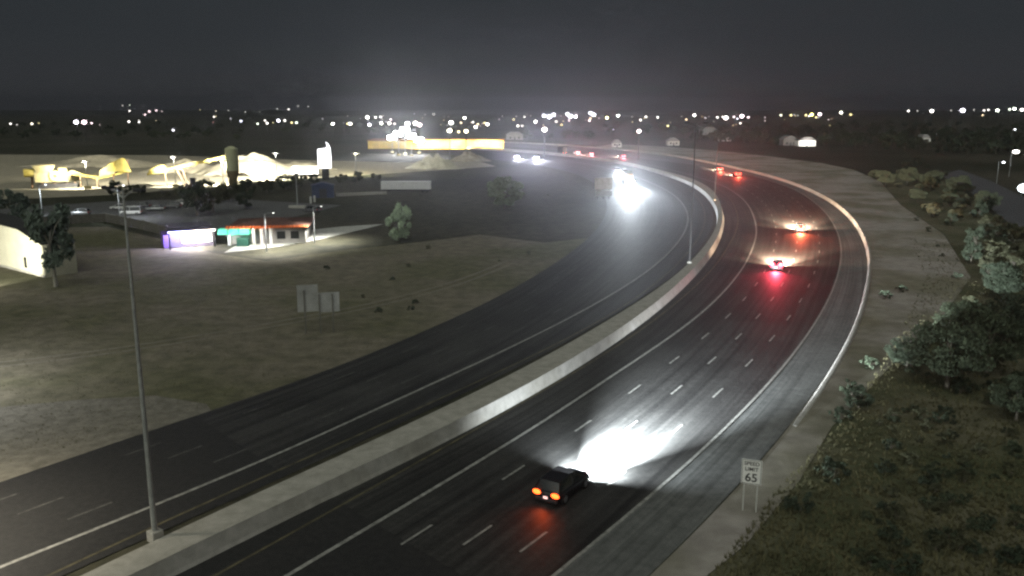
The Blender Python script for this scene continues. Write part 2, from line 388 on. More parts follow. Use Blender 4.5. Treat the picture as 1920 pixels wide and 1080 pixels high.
def sub(vv, ff, name, m, par):
    o = MB().add([Vector(p)-par.location for p in vv], ff).build(name, m, par); return o
sub(v, bar_face, 'face', M_CONC, med); sub(v, bar_top, 'fill_top', M_MEDTOP, med)
def barrier_top(px, py):
    p = U(px, py, HB); return p
# outer barrier: low concrete parapet along the outside of the curve
ob = [p for p in T['rpave'] if p.y > 66]
ow = empty('outer_barrier', ob[0], 0, 'low pale concrete parapet along the outside of the curve beside the bare slope', 'barrier')
mbw = sweep(ob, [(-0.05,0.0),(0.08,0.25),(0.22,0.95),(0.5,0.95),(0.62,0.0)])
o = MB(); o.add([Vector((p[0],p[1],p[2]*min(1.0,0.04+(i//5)*4.0/70.0)))-ow.location for i,p in enumerate(mbw.v)], mbw.f); o.build('parapet', M_CONC, ow)

# ------------------------------------------------------------------ lamp poles on the median (unlit)
M_POLE = mat('weathered_pole', (0.3,0.305,0.29), 0.7, var=0.15, scale=2)
def lamp_pole(px, py, H, label, rz, M_POLE=None):
    M_POLE = M_POLE or MATS['weathered_pole']
    p = barrier_top(px, py); t = empty('lamp_pole', p, rz, label, 'lamp pole', 'unlit lamp poles on the median')
    MB().box(-0.35,0.35,-0.35,0.35,-0.35,0.35).build('base', M_CONC, t, 0.04)
    MB().tube([(0,0,0.2),(0,0,H*0.5),(0,0,H)], [0.17,0.12,0.06] if px < 1000 else [0.14,0.11,0.07], 10).build('shaft', M_POLE, t)
    for s in (-1,1):
        MB().tube([(0,0,H-0.5),(s*0.7,0,H-0.1),(s*1.6,0,H)], 0.05, 6).build('arm', M_POLE, t)
        MB().box(s*1.5-0.35,s*1.5+0.45,-0.16,0.16,H-0.06,H+0.12).build('luminaire', M_DSTEEL, t, 0.03)
    return t
for (px,py,H,lab) in [(291,1004,20.5,'tall grey lamp pole on the median, foot on the wide pale part of the barrier'),
                      (1293,494,22.5,'tall grey lamp pole standing where the median barrier starts to bend'),
                      (1340,376,17.0,'thin distant lamp pole at the tightest part of the median bend')]:
    lamp_pole(px, py, H, lab, rz_of(tangent(T['bbase'], U(px,py))), None if px < 1000 else mat('darkened_pole', (0.06,0.06,0.058), 0.85, var=0.15, scale=2))  # far poles coloured darker to hold down headlight brightness on them

# ------------------------------------------------------------------ signs
def text_mesh(s, size, m, parent, loc, name='lettering', ext=0.004, bold=0.0):
    c = bpy.data.curves.new('txt', 'FONT'); c.body = s; c.size = size; c.align_x = 'CENTER'; c.align_y = 'CENTER'; c.extrude = ext; c.offset = bold
    o = bpy.data.objects.new('txt', c); COL.objects.link(o)
    dg = bpy.context.evaluated_depsgraph_get(); me = bpy.data.meshes.new_from_object(o.evaluated_get(dg))
    bpy.data.objects.remove(o); me.materials.clear()
    t = link(name, me, m, parent); t.location = loc; t.rotation_euler = (math.pi/2, 0, 0); return t
M_SIGNW = mat('sign_white', (0.88,0.88,0.85), 0.5, var=0.04, scale=2)
M_INK = mat('sign_black', (0.015,0.015,0.015), 0.6)
p = (U(1393,962)+U(1416,957))/2
sg = empty('speed_limit_sign', p, R(-20), 'white rectangular speed limit 65 sign on two thin posts beside the shoulder', 'sign')
MB().box(-0.64,0.64,-0.015,0.015,1.95,3.65).build('panel', M_SIGNW, sg, 0.01)
bd = MB()
for x0,x1,z0,z1 in ((-0.60,0.60,3.585,3.61),(-0.60,0.60,1.99,2.015),(-0.60,-0.575,2.015,3.585),(0.575,0.60,2.015,3.585)): bd.box(x0,x1,-0.021,-0.0155,z0,z1)
bd.build('border', M_INK, sg)
text_mesh('SPEED', 0.36, M_INK, sg, (0,-0.018,3.36), bold=0.006); text_mesh('LIMIT', 0.36, M_INK, sg, (0,-0.018,2.98), bold=0.006)
text_mesh('65', 0.80, M_INK, sg, (0,-0.018,2.38), bold=0.012)
for s in (-0.42,0.42): MB().box(s-0.045,s+0.045,0.016,0.09,-0.2,3.5).build('post', mat('sign_post_pale',(0.5,0.5,0.47),0.7,var=0.08,scale=2), sg)

p = U(600,625)
sb = empty('guide_sign', p, R(14), 'pair of grey sign panels of unequal height, seen from behind on the bare verge', 'sign')
M_ALU = mat('sign_back_aluminium', (0.22,0.22,0.20), 0.6, col2=(0.31,0.31,0.285), scale=0.9)
MB().box(-2.4,-0.02,-0.03,0,2.7,5.9).build('panel', M_ALU, sb); MB().box(0.0,2.4,-0.03,0,2.55,4.9).build('panel', M_ALU, sb)
for x in (-1.6,0.1,1.6): MB().box(x-0.09,x+0.09,-0.16,-0.056,-0.1,5.3 if x<0.0 else 4.7).build('post', mat('sign_post_dull',(0.13,0.125,0.105),0.8,var=0.1,scale=2), sb)
for z in (3.1,4.4): MB().box(-2.3,2.3,-0.055,-0.0305,z-0.03,z+0.03).build('stiffener', M_ALU, sb)
p = U(1131,374)
sb2 = empty('guide_sign', p, R(8), 'grey two-panel sign seen from behind at the inside of the westbound bend', 'sign')
MB().box(-2.6,2.6,-0.04,0,2.9,6.3).build('panel', M_ALU, sb2); MB().box(-2.3,2.6,-0.04,0,0.9,2.5).build('panel', M_ALU, sb2)
for x in (-1.7,0,1.7): MB().box(x-0.1,x+0.1,0.002,0.15,0,6.0).build('post', M_DSTEEL, sb2)

# ------------------------------------------------------------------ vehicles (local +Y is forward)
def loft(stations, nsec=12):
    """stations: (y, half width, z low, z high, squareness)"""
    v = []; f = []
    for (y,hw,zl,zh,tw) in stations:             # tw = top width factor
        zc = zl+(zh-zl)*0.45
        sec = [(hw*0.86,zl),(hw*0.97,zl+(zh-zl)*0.14),(hw,zc),(hw*(0.35+0.65*tw),zl+(zh-zl)*0.86),(hw*tw*0.86,zh-(zh-zl)*0.03),(hw*tw*0.5,zh)]
        full = sec + [(-x,z) for x,z in reversed(sec)]
        v += [(x,y,z) for x,z in full]
    n = 12
    for i in range(len(stations)-1):
        for k in range(n): f.append((i*n+k,(i+1)*n+k,(i+1)*n+(k+1)%n,i*n+(k+1)%n))
    f += [tuple(range(n)), tuple(reversed(range((len(stations)-1)*n, len(stations)*n)))]
    return MB().add(v, f, True)
M_TAILG = mat('tail_lamp_lens', (0.5,0.02,0.02), 0.3)
def wheel(t, x, y, r, wdt):
    w_ = MB(); s = 1 if x > 0 else -1
    w_.tube([(x-wdt/2,y,r),(x-wdt/2+0.03,y,r),(x+wdt/2-0.03,y,r),(x+wdt/2,y,r)], [r*0.9,r,r,r*0.9], 18)
    wo = w_.build('wheel', M_TYRE, t)
    MB().tube([(x+s*wdt*0.35,y,r),(x+s*(wdt/2+0.012),y,r)], r*0.62, 12).build('rim', M_RIM, wo)
def car(px, py, oncoming, label, paint, kind='sedan', head=(1,0.95,0.9), hpow=900, tail=8.0, tcol=(1,0.06,0.03), lit=True, group=None, rz=None, hemit=60, spread=70, plate=True, beams=2, tl=(0.19,0.0), cat='car', pitch=8, spill=0.02):
    g = U(px, py)
    line = T['lwhite'] if oncoming else T['rwhite']
    if rz is None:
        d = tangent(line, g); rz = rz_of(-d if oncoming else d)
    g.z = zr if py > 276 or True else 0
    t = empty('car', g, rz, label, cat, group)
    L, W, H = {'sedan':(4.7,1.84,1.45),'suv':(4.8,1.96,1.68),'pickup':(5.6,2.0,1.88),'van':(5.2,2.0,2.1)}[kind]
    hl = L/2; hw = W/2
    belt = {'sedan':0.92,'suv':1.08,'pickup':1.12,'van':1.15}[kind]
    body = loft([(-hl,hw*0.80,0.42,belt*0.90,0.93),(-hl+0.12,hw*0.93,0.30,belt*0.97,0.95),(-hl+0.9,hw,0.24,belt,0.96),(0,hw,0.22,belt,0.96),(hl-1.6,hw,0.24,belt*0.99,0.95),(hl-0.8,hw*0.98,0.26,belt*0.92,0.92),(hl-0.2,hw*0.90,0.32,belt*0.82,0.9),(hl,hw*0.74,0.42,belt*0.70,0.86)])
    body.build('body', paint, t)
    if kind == 'sedan':   cab = [(-hl+0.55,0.86,0.80),(-hl+1.25,0.80,H-0.03),(-0.2,0.80,H),(0.55,0.80,H-0.06),(1.35,0.86,belt)]; 
    elif kind == 'suv':   cab = [(-hl+0.12,0.88,belt),(-hl+0.45,0.83,H-0.04),(-0.4,0.83,H),(0.5,0.82,H-0.06),(1.25,0.88,belt)]
    elif kind == 'van':   cab = [(-hl+0.06,0.9,belt),(-hl+0.2,0.86,H-0.03),(0.4,0.86,H),(1.2,0.84,H-0.12),(2.0,0.9,belt)]
    else:                 cab = [(-0.55,0.9,belt),(-0.40,0.84,H-0.03),(0.3,0.84,H),(0.9,0.83,H-0.06),(1.6,0.9,belt)]
    # greenhouse: glass band below, painted roof above
    v = []; f = []
    for (y,k,z) in cab:
        zz = max(z, belt-0.02); v += [(-hw*0.95,y,belt-0.06),(hw*0.95,y,belt-0.06),(hw*k*(0.86 if z>belt+0.1 else 1.0),y,zz),(-hw*k*(0.86 if z>belt+0.1 else 1.0),y,zz)]
    nC = len(cab)
    for i in range(nC-1):
        a = 4*i; b = a+4; f += [(a+1,b+1,b+2,a+2),(a+3,b+3,b,a),(a+2,b+2,b+3,a+3)]
    f += [(0,1,2,3), (4*nC-1,4*nC-2,4*nC-3,4*nC-4)]
    MB().add(v, f).build('windows', M_GLASS, t)
    rv = []; rf = []
    rc = [c for c in cab if c[2] > belt+0.2]
    for (y,k,z) in rc: rv += [(hw*k*0.875,y,z-0.05),(hw*k*0.85,y,z+0.025),(-hw*k*0.85,y,z+0.025),(-hw*k*0.875,y,z-0.05)]
    for i in range(len(rc)-1):
        for k in range(3): rf.append((4*i+k,4*i+4+k,4*i+5+k,4*i+1+k))
    rf += [(0,1,2,3), tuple(4*(len(rc)-1)+q for q in (3,2,1,0))]
    MB().add(rv, rf).build('roof', paint, t)
    for i in range(len(cab)-1):
        for s in (-1,1):
            y0,k0,z0 = cab[i]; y1,k1,z1 = cab[i+1]
            if abs(z1-z0) > 0.2:
                MB().bar((s*hw*k0*(0.875 if z0>belt+.1 else 1.0),y0,max(z0,belt)-0.02),(s*hw*k1*(0.875 if z1>belt+.1 else 1.0),y1,max(z1,belt)-0.02),0.09,0.09).build('pillar', paint, t)
    for s in (-1,1): MB().bar((s*hw*0.955,0.0,belt-0.05),(s*hw*0.74,0.0,H-0.05),0.08,0.05).build('pillar', paint, t)
    wr = 0.33 if kind == 'sedan' else 0.38
    for x in (-hw+0.10,hw-0.10):
        for y in (-hl+0.95,hl-0.95): wheel(t, x, y, wr, 0.24)
    MB().box(-hw*0.86,hw*0.86,-hl-0.05,-hl+0.12,0.34,0.58).build('bumper', M_DSTEEL, t, 0.03)
    MB().box(-hw*0.80,hw*0.80,hl-0.10,hl+0.05,0.30,0.5).build('bumper', M_DSTEEL, t, 0.03)
    for s in (-1,1): MB().box(s*hw*1.0-0.02,s*hw*1.0+0.16*s+0.02,0.75,0.95,belt,belt+0.16).build('mirror', paint, t, 0.03)
    if kind == 'pickup':
        MB().box(-hw*0.82,hw*0.82,-hl+0.12,-0.7,belt-0.12,belt+0.012).build('truck_bed', M_DSTEEL, t)
    tm = mat('tail_%s_%.0f' % (tcol, tail), (0.5,0.02,0.02), 0.3, emit=tcol, es=min(tail,7.0)) if lit else M_TAILG
    hm = mat('head_%s_%.0f' % (head, hemit), (0.8,0.8,0.8), 0.2, emit=head, es=min(hemit,60.0), sample=False) if lit else mat('head_lens', (0.6,0.6,0.6), 0.15)
    for s in (-1,1):
        MB().sphere((s*hw*0.72,-hl+0.0,belt*0.78+tl[1]),(tl[0]+0.04,0.09,0.13+tl[1]),14,8).build('tail_light', tm, t)  # lens enlarged on far cars to stand in for tail-light bloom
        MB().sphere((s*hw*0.62,hl-0.02,0.68),(0.17,0.1,0.09) if hemit < 1000 else (0.6,0.3,0.6),12,8).build('headlight', hm, t)  # large lens on far oncoming cars stands in for headlight glare
    if plate:
        MB().box(-0.16,0.16,-hl-0.075,-hl-0.052,0.56,0.72).build('licence_plate', mat('plate', (0.7,0.7,0.68), 0.5) if not lit else mat('plate_glow', (0.7,0.7,0.68), 0.5, emit=(1,0.55,0.5), es=1.5, sample=False), t)  # plate itself glows in place of a plate lamp
    if lit and hpow:
        xs = (-hw*0.62,hw*0.62) if beams == 2 else (0,)
        for x in xs:
            light('headlight_beam', 'SPOT', (x,hl+0.4,0.68), hpow/len(xs), head, t, (R(90-pitch),0,0), spread, 1.0, 0.06)
            light('headlight_spill', 'SPOT', (x,hl+0.4,0.68), hpow/len(xs)*spill, head, t, (R(90-14),0,0), 166, 1.0, 0.06)
        light('tail_glow', 'SPOT', (0,-hl-0.12,0.75), hpow*0.0+tail*(6 if tail<50 else 90), tcol, t, (R(-90+18),0,0), 130, 1.0, 0.3)
    return t
P_BLACK = mat('paint_black', (0.012,0.012,0.014), 0.25, spec=0.6)
P_GREY = mat('paint_grey', (0.12,0.12,0.13), 0.3, spec=0.5)
P_WHITE = mat('paint_white', (0.72,0.72,0.70), 0.3, spec=0.5)
P_SILV = mat('paint_silver', (0.40,0.41,0.42), 0.3, metal=0.5)
P_RED = mat('paint_red', (0.25,0.03,0.03), 0.3, spec=0.5)
COOL = (0.86,0.94,1.0); WARM = (1.0,0.72,0.50); WARM2 = (1.0,0.80,0.62)
GT = 'cars driving away on the eastbound lanes'; GO = 'oncoming cars on the westbound lanes'
car(1056,925,False,'black SUV with glowing orange tail lights flooding the lane ahead with white light',P_BLACK,'suv',COOL,1700000,tail=34,tcol=(1,0.10,0.015),tl=(0.27,0.04),group=GT,spread=50,pitch=8,spill=0.026)
car(1457,504,False,'dark car with pinkish red tail lights following another car through the bend',P_GREY,'sedan',WARM,800000,tail=90,tcol=(1,0.06,0.10),tl=(0.42,0.28),group=GT,spread=66,pitch=13,spill=0.05)
car(1500,434,False,'car in the bend with a dazzling warm light pool around it',P_SILV,'suv',WARM,900000,tail=110,tcol=(1,0.14,0.06),tl=(0.5,0.3),group=GT,spread=66,pitch=16,spill=0.08)
car(1380,331,False,'car with bright red tail lights where the road turns towards the horizon',P_RED,'suv',WARM,260000,tail=130,tcol=(1,0.08,0.04),tl=(0.5,0.32),group=GT,spread=50,pitch=6)
car(1347,321,False,'added car with red tail lights stretching the red streak ahead of the red car on the far bend',P_GREY,'sedan',WARM,160000,tail=140,tcol=(1,0.10,0.05),tl=(0.42,0.28),group=GT,spread=50,pitch=6)  # car added to lengthen the streak of red light
car(1165,296,False,'far car with small pink tail lights beyond the oncoming glare',P_GREY,'sedan',WARM2,120000,tail=160,tcol=(1,0.16,0.20),tl=(0.42,0.28),group=GT)
car(1105,292,False,'far car with pink tail lights, just behind another on the outer lane',P_WHITE,'suv',WARM2,90000,tail=200,tcol=(1,0.22,0.26),tl=(0.42,0.28),group=GT)
car(1080,289,False,'far car leading a pair with pale pink tail lights',P_WHITE,'suv',WARM2,90000,tail=260,tcol=(1,0.3,0.32),tl=(0.42,0.28),group=GT)
car(966,297,True,'oncoming far car with dazzling bluish headlights, nearer the yellow-lit warehouse',P_GREY,'sedan',(0.85,0.86,1.0),160000,tail=3,group=GO,hemit=20000,pitch=2,spread=70)
car(1003,299,True,'oncoming far car with dazzling bluish headlights, leading on the westbound curve',P_GREY,'suv',(0.85,0.86,1.0),160000,tail=3,group=GO,hemit=20000,pitch=2,spread=70)
car(1157,322,True,'oncoming car beside the semi truck, hidden in white headlight glare',P_WHITE,'suv',COOL,260000,tail=3,group=GO,hemit=60,pitch=16,spread=60)

def semi(px, py, label):
    g = U(px, py); g.z = zr; d = tangent(T['lwhite'], g); t = empty('semi_truck', g, rz_of(-d)-0.06, label, 'truck')
    # tractor, cab front at y=0
    MB().prism([(-1.2,0.55),(1.2,0.55),(1.2,2.9),(1.05,3.3),(-1.05,3.3),(-1.2,2.9)], -2.4, -0.9).build('cab', P_WHITE, t)
    MB().prism([(-1.1,0.55),(1.1,0.55),(1.1,1.55),(0.9,1.8),(-0.9,1.8),(-1.1,1.55)], -0.9, 0.4).build('hood', P_WHITE, t)
    MB().add([(-1.08,-0.88,1.9),(1.08,-0.88,1.9),(0.98,-1.05,2.8),(-0.98,-1.05,2.8)], [(0,1,2,3)]).build('windscreen', M_GLASS, t)
    MB().box(-0.6,0.6,0.4,0.46,0.8,1.6).build('grille', M_DSTEEL, t); MB().box(-1.15,1.15,0.40,0.6,0.4,0.75).build('bumper', M_STEEL, t)
    MB().prism([(-1.1,3.3),(1.1,3.3),(1.0,3.95),(-1.0,3.95)], -2.4, -1.5).build('wind_deflector', P_WHITE, t)
    MB().box(-0.45,0.45,-7.0,-2.3,0.7,0.95).build('chassis', M_DSTEEL, t)
    tr = MB().box(-1.3,1.3,-18.5,-3.2,1.2,4.1).build('trailer', mat('trailer_white',(0.66,0.68,0.70),0.5,var=0.06,scale=0.8), t)
    for y in (-0.4,-5.2,-6.5,-15.8,-17.1):
        for s in (-1,1): wheel(t, s*1.08, y, 0.5, 0.3)
    hm = mat('truck_head', (0.8,0.8,0.8), 0.2, emit=(0.92,0.97,1.0), es=60, sample=False)
    for s in (-1,1):
        MB().sphere((s*0.85,0.5,1.0),(0.7,0.3,0.75),12,8).build('headlight', hm, t)  # lens swollen past real size to stand in for glare
        light('headlight_beam', 'SPOT', (s*0.9,0.95,1.0), 330000, COOL, t, (R(90-20),0,0), 56, 1.0, 0.08)
        light('glare_spot', 'SPOT', (s*0.9,0.95,1.0), 22000, COOL, t, (R(92),0,R(12)), 90, 1.0, 0.08)  # extra spot added so the haze glows around the headlights
        light('headlight_spill', 'SPOT', (s*0.9,0.95,1.0), 9000, COOL, t, (R(90-25),0,0), 178, 1.0, 0.08)
    for x,z in ((-0.95,2.0),(-0.6,2.1),(0.6,2.1),(0.95,2.0)): MB().box(x-0.24,x+0.24,0.3,0.46,z-0.2-0.15,z+0.2-0.15).build('glare_box', hm, t)  # glowing boxes added to widen the headlight glare
    for x in (-0.9,-0.45,0,0.45,0.9): MB().box(x-0.06,x+0.06,-1.5,-1.44,3.98,4.06).build('marker_light', mat('marker_amber',(0.8,0.4,0.1),0.4,emit=(1,0.55,0.15),es=2,sample=False), t)
    return t
semi(1181,350,'white semi truck with blinding headlights coming round the westbound bend')
tt = empty('box_truck', U(1052,289)+Vector((0,0,zr)), rz_of(tangent(T['rwhite'], U(1052,289))), 'dark boxy truck far along the eastbound lanes ahead of the pink tail lights', 'truck')
MB().box(-1.25,1.25,-4.2,2.0,1.0,3.9).build('cargo_box', mat('truck_dark',(0.05,0.04,0.04),0.6,var=0.2,scale=1), tt, 0.05)
MB().prism([(-1.1,0.6),(1.1,0.6),(1.1,2.4),(0.95,2.6),(-0.95,2.6),(-1.1,2.4)], 2.1, 3.9).build('cab', P_GREY, tt); MB().box(-1.1,1.1,-4.2,3.9,0.55,0.95).build('chassis', M_DSTEEL, tt)
for y in (-3.0,3.0):
    for s in (-1,1): wheel(tt, s*1.0, y, 0.48, 0.3)
for s in (-1,1): MB().box(s*0.95-0.12,s*0.95+0.12,-4.3,-4.2,0.8,1.0).build('tail_light', mat('dim_tail',(0.5,0.02,0.02),0.4,emit=(1,0.1,0.08),es=8,sample=False), tt)
# ------------------------------------------------------------------ parked cars beside the shops
GP = 'cars parked by the shops'
for px,py,k,m_p,rz,lab in [(246,403,'van',P_WHITE,R(96),'white van parked at the lit edge of the car park'),
                     (292,395,'sedan',P_SILV,R(100),'silver car parked behind the white van'),
                     (322,391,'suv',P_GREY,R(100),'grey parked car between the silver car and the dark trees'),
                     (338,385,'sedan',P_WHITE,R(95),'small white car parked under the dark street trees'),
                     (150,404,'suv',P_SILV,R(92),'silver SUV parked alone past the white van'),(225,393,'sedan',P_WHITE,R(98),'white car parked just behind the white van'),(265,390,'sedan',P_GREY,R(98),'grey car parked in the back row of the car park'),(585,398,'suv',P_GREY,R(60),'grey SUV parked by the car park lamp post')]:
    car(px,py,False,lab,m_p,k,lit=False,group=GP,rz=rz)

# ------------------------------------------------------------------ buildings west of the freeway
def facing(p): return math.atan2(-p.x, p.y)     # local -Y turns to the camera side
# cream building with the lit end wall
a, b = U(-150,462), U(86,521); dirv = (b-a).normalized(); Lc = (b-a).length
cb = empty('cream_building', b, math.atan2(dirv.y, dirv.x), 'cream stucco building with a sloping roof line and a brightly lit end wall', 'building')
M_CREAM = mat('cream_stucco', (0.60,0.58,0.46), 0.9, col2=(0.68,0.66,0.53), scale=0.6, bump=0.1)
MB().prism([(-Lc,0),(0,0),(0,5.2),(-3.2,5.9),(-7.4,7.0),(-Lc,8.6)], 0, 5).build('wall', M_CREAM, cb)
MB().add([(-Lc,-0.3,8.62),(-7.4,-0.3,7.02),(0.3,-0.3,5.2),(0.3,5.3,5.2),(-7.4,5.3,7.02),(-Lc,5.3,8.62)], [(0,1,4,5),(1,2,3,4)]).build('roof', mat('dark_roof',(0.05,0.05,0.05),0.8,var=0.2,scale=1), cb)
MB().box(-6.9,-6.1,-0.04,0.02,0.9,2.6).build('window', M_GLASS, cb); MB().box(-Lc,0.05,-0.08,0.03,0.0,0.35).build('plinth', M_CONC, cb)

# boundary wall between the car park and the verge
def wall_run(name, pix, H, th, m, label):
    P = [U(*q) for q in pix]; t = empty(name, P[0], 0, label, 'wall')
    for i in range(len(P)-1):
        d = P[i+1]-P[i]; L = d.length; nseg = max(1, int(L/6)); u = d/L; s = Vector((-u.y,u.x,0))
        for k in range(nseg):
            q0 = P[i]+u*(L*k/nseg+0.18)-P[0]; q1 = P[i]+u*(L*(k+1)/nseg-0.18)-P[0]
            MB().bar((q0.x,q0.y,H/2),(q1.x,q1.y,H/2),th,H).build('panel', m, t)
            q = P[i]+u*(L*k/nseg)-P[0]; MB().box(q.x-0.22,q.x+0.22,q.y-0.22,q.y+0.22,0,H+0.15).build('pilaster', m, t)
    return t
M_BLOCK = mat('block_wall', (0.12,0.115,0.10), 0.9, col2=(0.18,0.17,0.15), scale=1.5, bump=0.2)
wall_run('block_wall', [(-60,432),(60,424),(200,416),(270,431),(330,447)], 2.0, 0.2, M_BLOCK, 'dark block wall along the near edge of the car park')
wall_run('barrier_wall', [(632,368),(680,366),(726,364)], 0.9, 0.4, M_CONC, 'low pale concrete wall beside the parked white trailer')

# brightly lit shop front
p = U(368,464)
ks = empty('shop', p, facing(p)+R(6), 'small flat-roofed shop with a dazzling lit front and violet lit canopy', 'shop')
M_DKW = mat('dark_wall', (0.10,0.09,0.12), 0.85, var=0.15, scale=0.8)
MB().box(-4.6,3.2,1.0,8.0,0,3.9).build('wall', M_DKW, ks)
M_LITW = mat('lit_window', (0.8,0.8,0.8), 0.4, emit=(1.0,0.92,0.85), es=16)
for x0,x1 in ((-2.3,-0.6),(-0.5,1.2),(1.3,3.0)): 
    wv = MB().box(x0,x1,0.93,0.998,0.9,3.0).build('window', M_LITW, ks)
    MB().box(x0,x1,0.86,0.925,1.85,1.95).build('glazing_bar', M_DSTEEL, wv)
cn = MB().box(-5.0,3.6,-1.2,0.9,3.1,3.5).build('canopy', M_DKW, ks, 0.05)
MB().box(-4.9,-1.0,-1.24,-1.205,3.18,3.42).build('light_strip', mat('violet_strip',(0.4,0.3,0.8),0.4,emit=(0.35,0.35,1.0),es=14), cn)
MB().box(-0.9,3.5,-1.24,-1.205,3.18,3.42).build('light_strip', mat('white_strip',(0.8,0.8,0.8),0.4,emit=(1.0,0.85,0.75),es=12), cn)
for x in (-4.7,3.3): MB().box(x-0.12,x+0.12,-1.0,-0.76,0,3.1).build('column', M_DSTEEL, ks)
MB().box(-5.6,-4.7,1.0,7.0,0,2.6).build('side_wall', mat('violet_lit_wall',(0.16,0.10,0.30),0.8,var=0.1,scale=1), ks)  # violet light put into the wall's own colour
l_ = light('canopy_light', 'POINT', (0,-0.3,2.8), 6000, (1.0,0.9,0.85), ks, radius=0.3)
l_ = light('canopy_light', 'POINT', (-3.5,-0.5,2.8), 2500, (0.45,0.4,1.0), ks, radius=0.3)

# restaurant: tiled hip roof over a row of green awnings
p = U(480,462)
rs = empty('restaurant', p, facing(p)+R(-9), 'low restaurant with an orange edged tiled roof and three glowing green awnings', 'building')
M_STUC = mat('grey_stucco', (0.30,0.29,0.27), 0.9, var=0.12, scale=0.8)
MB().box(-5.0,9.0,3.2,17,0,3.1).build('wall', M_STUC, rs)
M_ROOF = mat('red_roof_tile', (0.075,0.04,0.032), 0.8, col2=(0.12,0.06,0.045), scale=1.2, bump=0.4)
M_TILE = mat('orange_eave_tile', (0.62,0.13,0.035), 0.7, col2=(0.75,0.2,0.06), scale=1.5)
x0,x1,y0,y1,z0,z1 = -6.0,9.8,2.2,18.0,3.2,4.4
rf = MB().add([(x0,y0,z0),(x1,y0,z0),(x1,y1,z0),(x0,y1,z0),(x0+6,y0+7,z1),(x1-6,y0+7,z1)], [(0,1,5,4),(1,2,5),(2,3,4,5),(3,0,4),(0,3,2,1)]).build('roof', M_ROOF, rs)
me_t = MB().prism([(-0.30,0),(-0.22,0.16),(0,0.22),(0.22,0.16),(0.30,0)], -0.9, 0).mesh('tile'); me_t.materials.append(M_TILE)
for k in range(25):
    o = link('tile', me_t, None, rf); o.location = (x0+0.33+k*0.63, y0+0.75, z0+0.24); o.rotation_euler = (R(17),0,0)
M_AWN = mat('green_awning', (0.05,0.35,0.22), 0.6, emit=(0.12,0.75,0.48), es=1.0, sample=False)
for k in range(3):
    MB().prism([(-7.2+k*2.05,2.2),(-5.3+k*2.05,2.2),(-5.3+k*2.05,2.3),(-5.45+k*2.05,3.2),(-7.05+k*2.05,3.2),(-7.2+k*2.05,2.3)], 1.2-k*0.25, 3.1).build('awning', M_AWN, rs)
for x in (-5.2,-0.6,0.9,2.6): MB().box(x-0.28,x+0.28,1.7,2.26,0,3.15).build('column', mat('white_column',(0.6,0.62,0.62),0.8,var=0.08,scale=1.5), rs, 0.02)
MB().box(-3.6,-1.4,0.2,1.6,0,1.5).build('service_counter', mat('counter_green',(0.03,0.12,0.09),0.6), rs, 0.03)
for x in (3.6,6.2): MB().box(x,x+1.6,3.12,3.19,0.9,2.4).build('window', M_GLASS, rs)
light('awning_light', 'POINT', (-4.5,0.6,2.0), 120, (0.6,1.0,0.8), rs, radius=0.15)
light('eave_light', 'SPOT', (-2.0,-2.5,4.3), 3200, (1.0,0.8,0.65), rs, (R(82),0,0), 130, 1.0, 0.2)

# white backlit pylon sign, silo, trailers
p = U(611,337)
py_ = empty('pylon_sign', p, facing(p), 'tall white backlit pylon sign with a curved fin on a dark post', 'sign')
M_BACKLIT = mat('backlit_white', (0.8,0.8,0.8), 0.5, emit=(0.97,0.95,1.0), es=2.6)
MB().box(-1.3,1.3,-0.3,0.3,-0.5,4.2).build('post', M_DSTEEL, py_)
MB().prism([(-2.6,4.2),(2.2,4.2),(2.3,8),(2.1,11.5),(1.5,13.0),(0.4,13.9),(0.9,12.6),(0.5,11.6),(-2.6,11.2)], -0.35, 0.35).build('panel', M_BACKLIT, py_)
p = U(438,349)
sl = empty('silo', p, facing(p), 'pale greenish cylindrical silo with a darker lower leg standing over the sand pile', 'silo')
M_SILO = mat('silo_paint', (0.42,0.43,0.27), 0.6, col2=(0.52,0.53,0.34), scale=0.5)
MB().tube([(0,0,5.2),(0,0,12.6)], 2.15, 24).build('tank', M_SILO, sl)
MB().tube([(0,0,12.6),(0,0,13.4)], [2.15,0.6], 24).build('roof', M_SILO, sl)
MB().tube([(0,0,2.6),(0,0,5.2)], [1.5,2.15], 24).build('cone', mat('silo_rust',(0.24,0.19,0.11),0.8,var=0.2,scale=1.2), sl)
for i in range(4):
    an = math.pi/4+i*math.pi/2; MB().bar((1.7*math.cos(an),1.7*math.sin(an),-0.2),(1.7*math.cos(an),1.7*math.sin(an),5.4),0.45).build('leg', mat('silo_leg',(0.18,0.15,0.08),0.8,var=0.2,scale=1.2), sl)
MB().tube([(0,0,0),(0,0,2.8)], 1.35, 16).build('skirt', mat('silo_leg',(0.18,0.15,0.08)), sl)
def trailer(px, py, L, H, rz, label, em=None):
    p = U(px, py); t = empty('trailer', p, rz, label, 'trailer')
    m = mat('trailer_panel', (0.68,0.68,0.70), 0.5, var=0.06, scale=0.6)
    MB().box(-L/2,L/2,-1.25,1.25,0.9,0.9+H).build('box', m, t, 0.04)
    MB().box(-L/2+0.3,L/2-0.3,-0.6,0.6,0.62,0.88).build('chassis', M_DSTEEL, t)
    for x in (L/2-1.3,L/2-2.5):
        for s in (-1,1):
            MB().tube([(x,s*1.0-0.14,0.48),(x,s*1.0+0.14,0.48)], 0.48, 14).build('wheel', M_TYRE, t)
    for s in (-1,1): MB().box(-L/2+2.4,-L/2+2.55,s*0.8-0.08,s*0.8+0.08,0,0.62).build('landing_leg', M_DSTEEL, t)
    for x in range(int(L)): MB().box(-L/2+0.4+x,-L/2+0.46+x,-1.275,-1.252,1.0,0.8+H).build('rib', m, t)
trailer(762,360,15.6,2.5,R(1),'long white trailer parked beside the street beyond the verge')
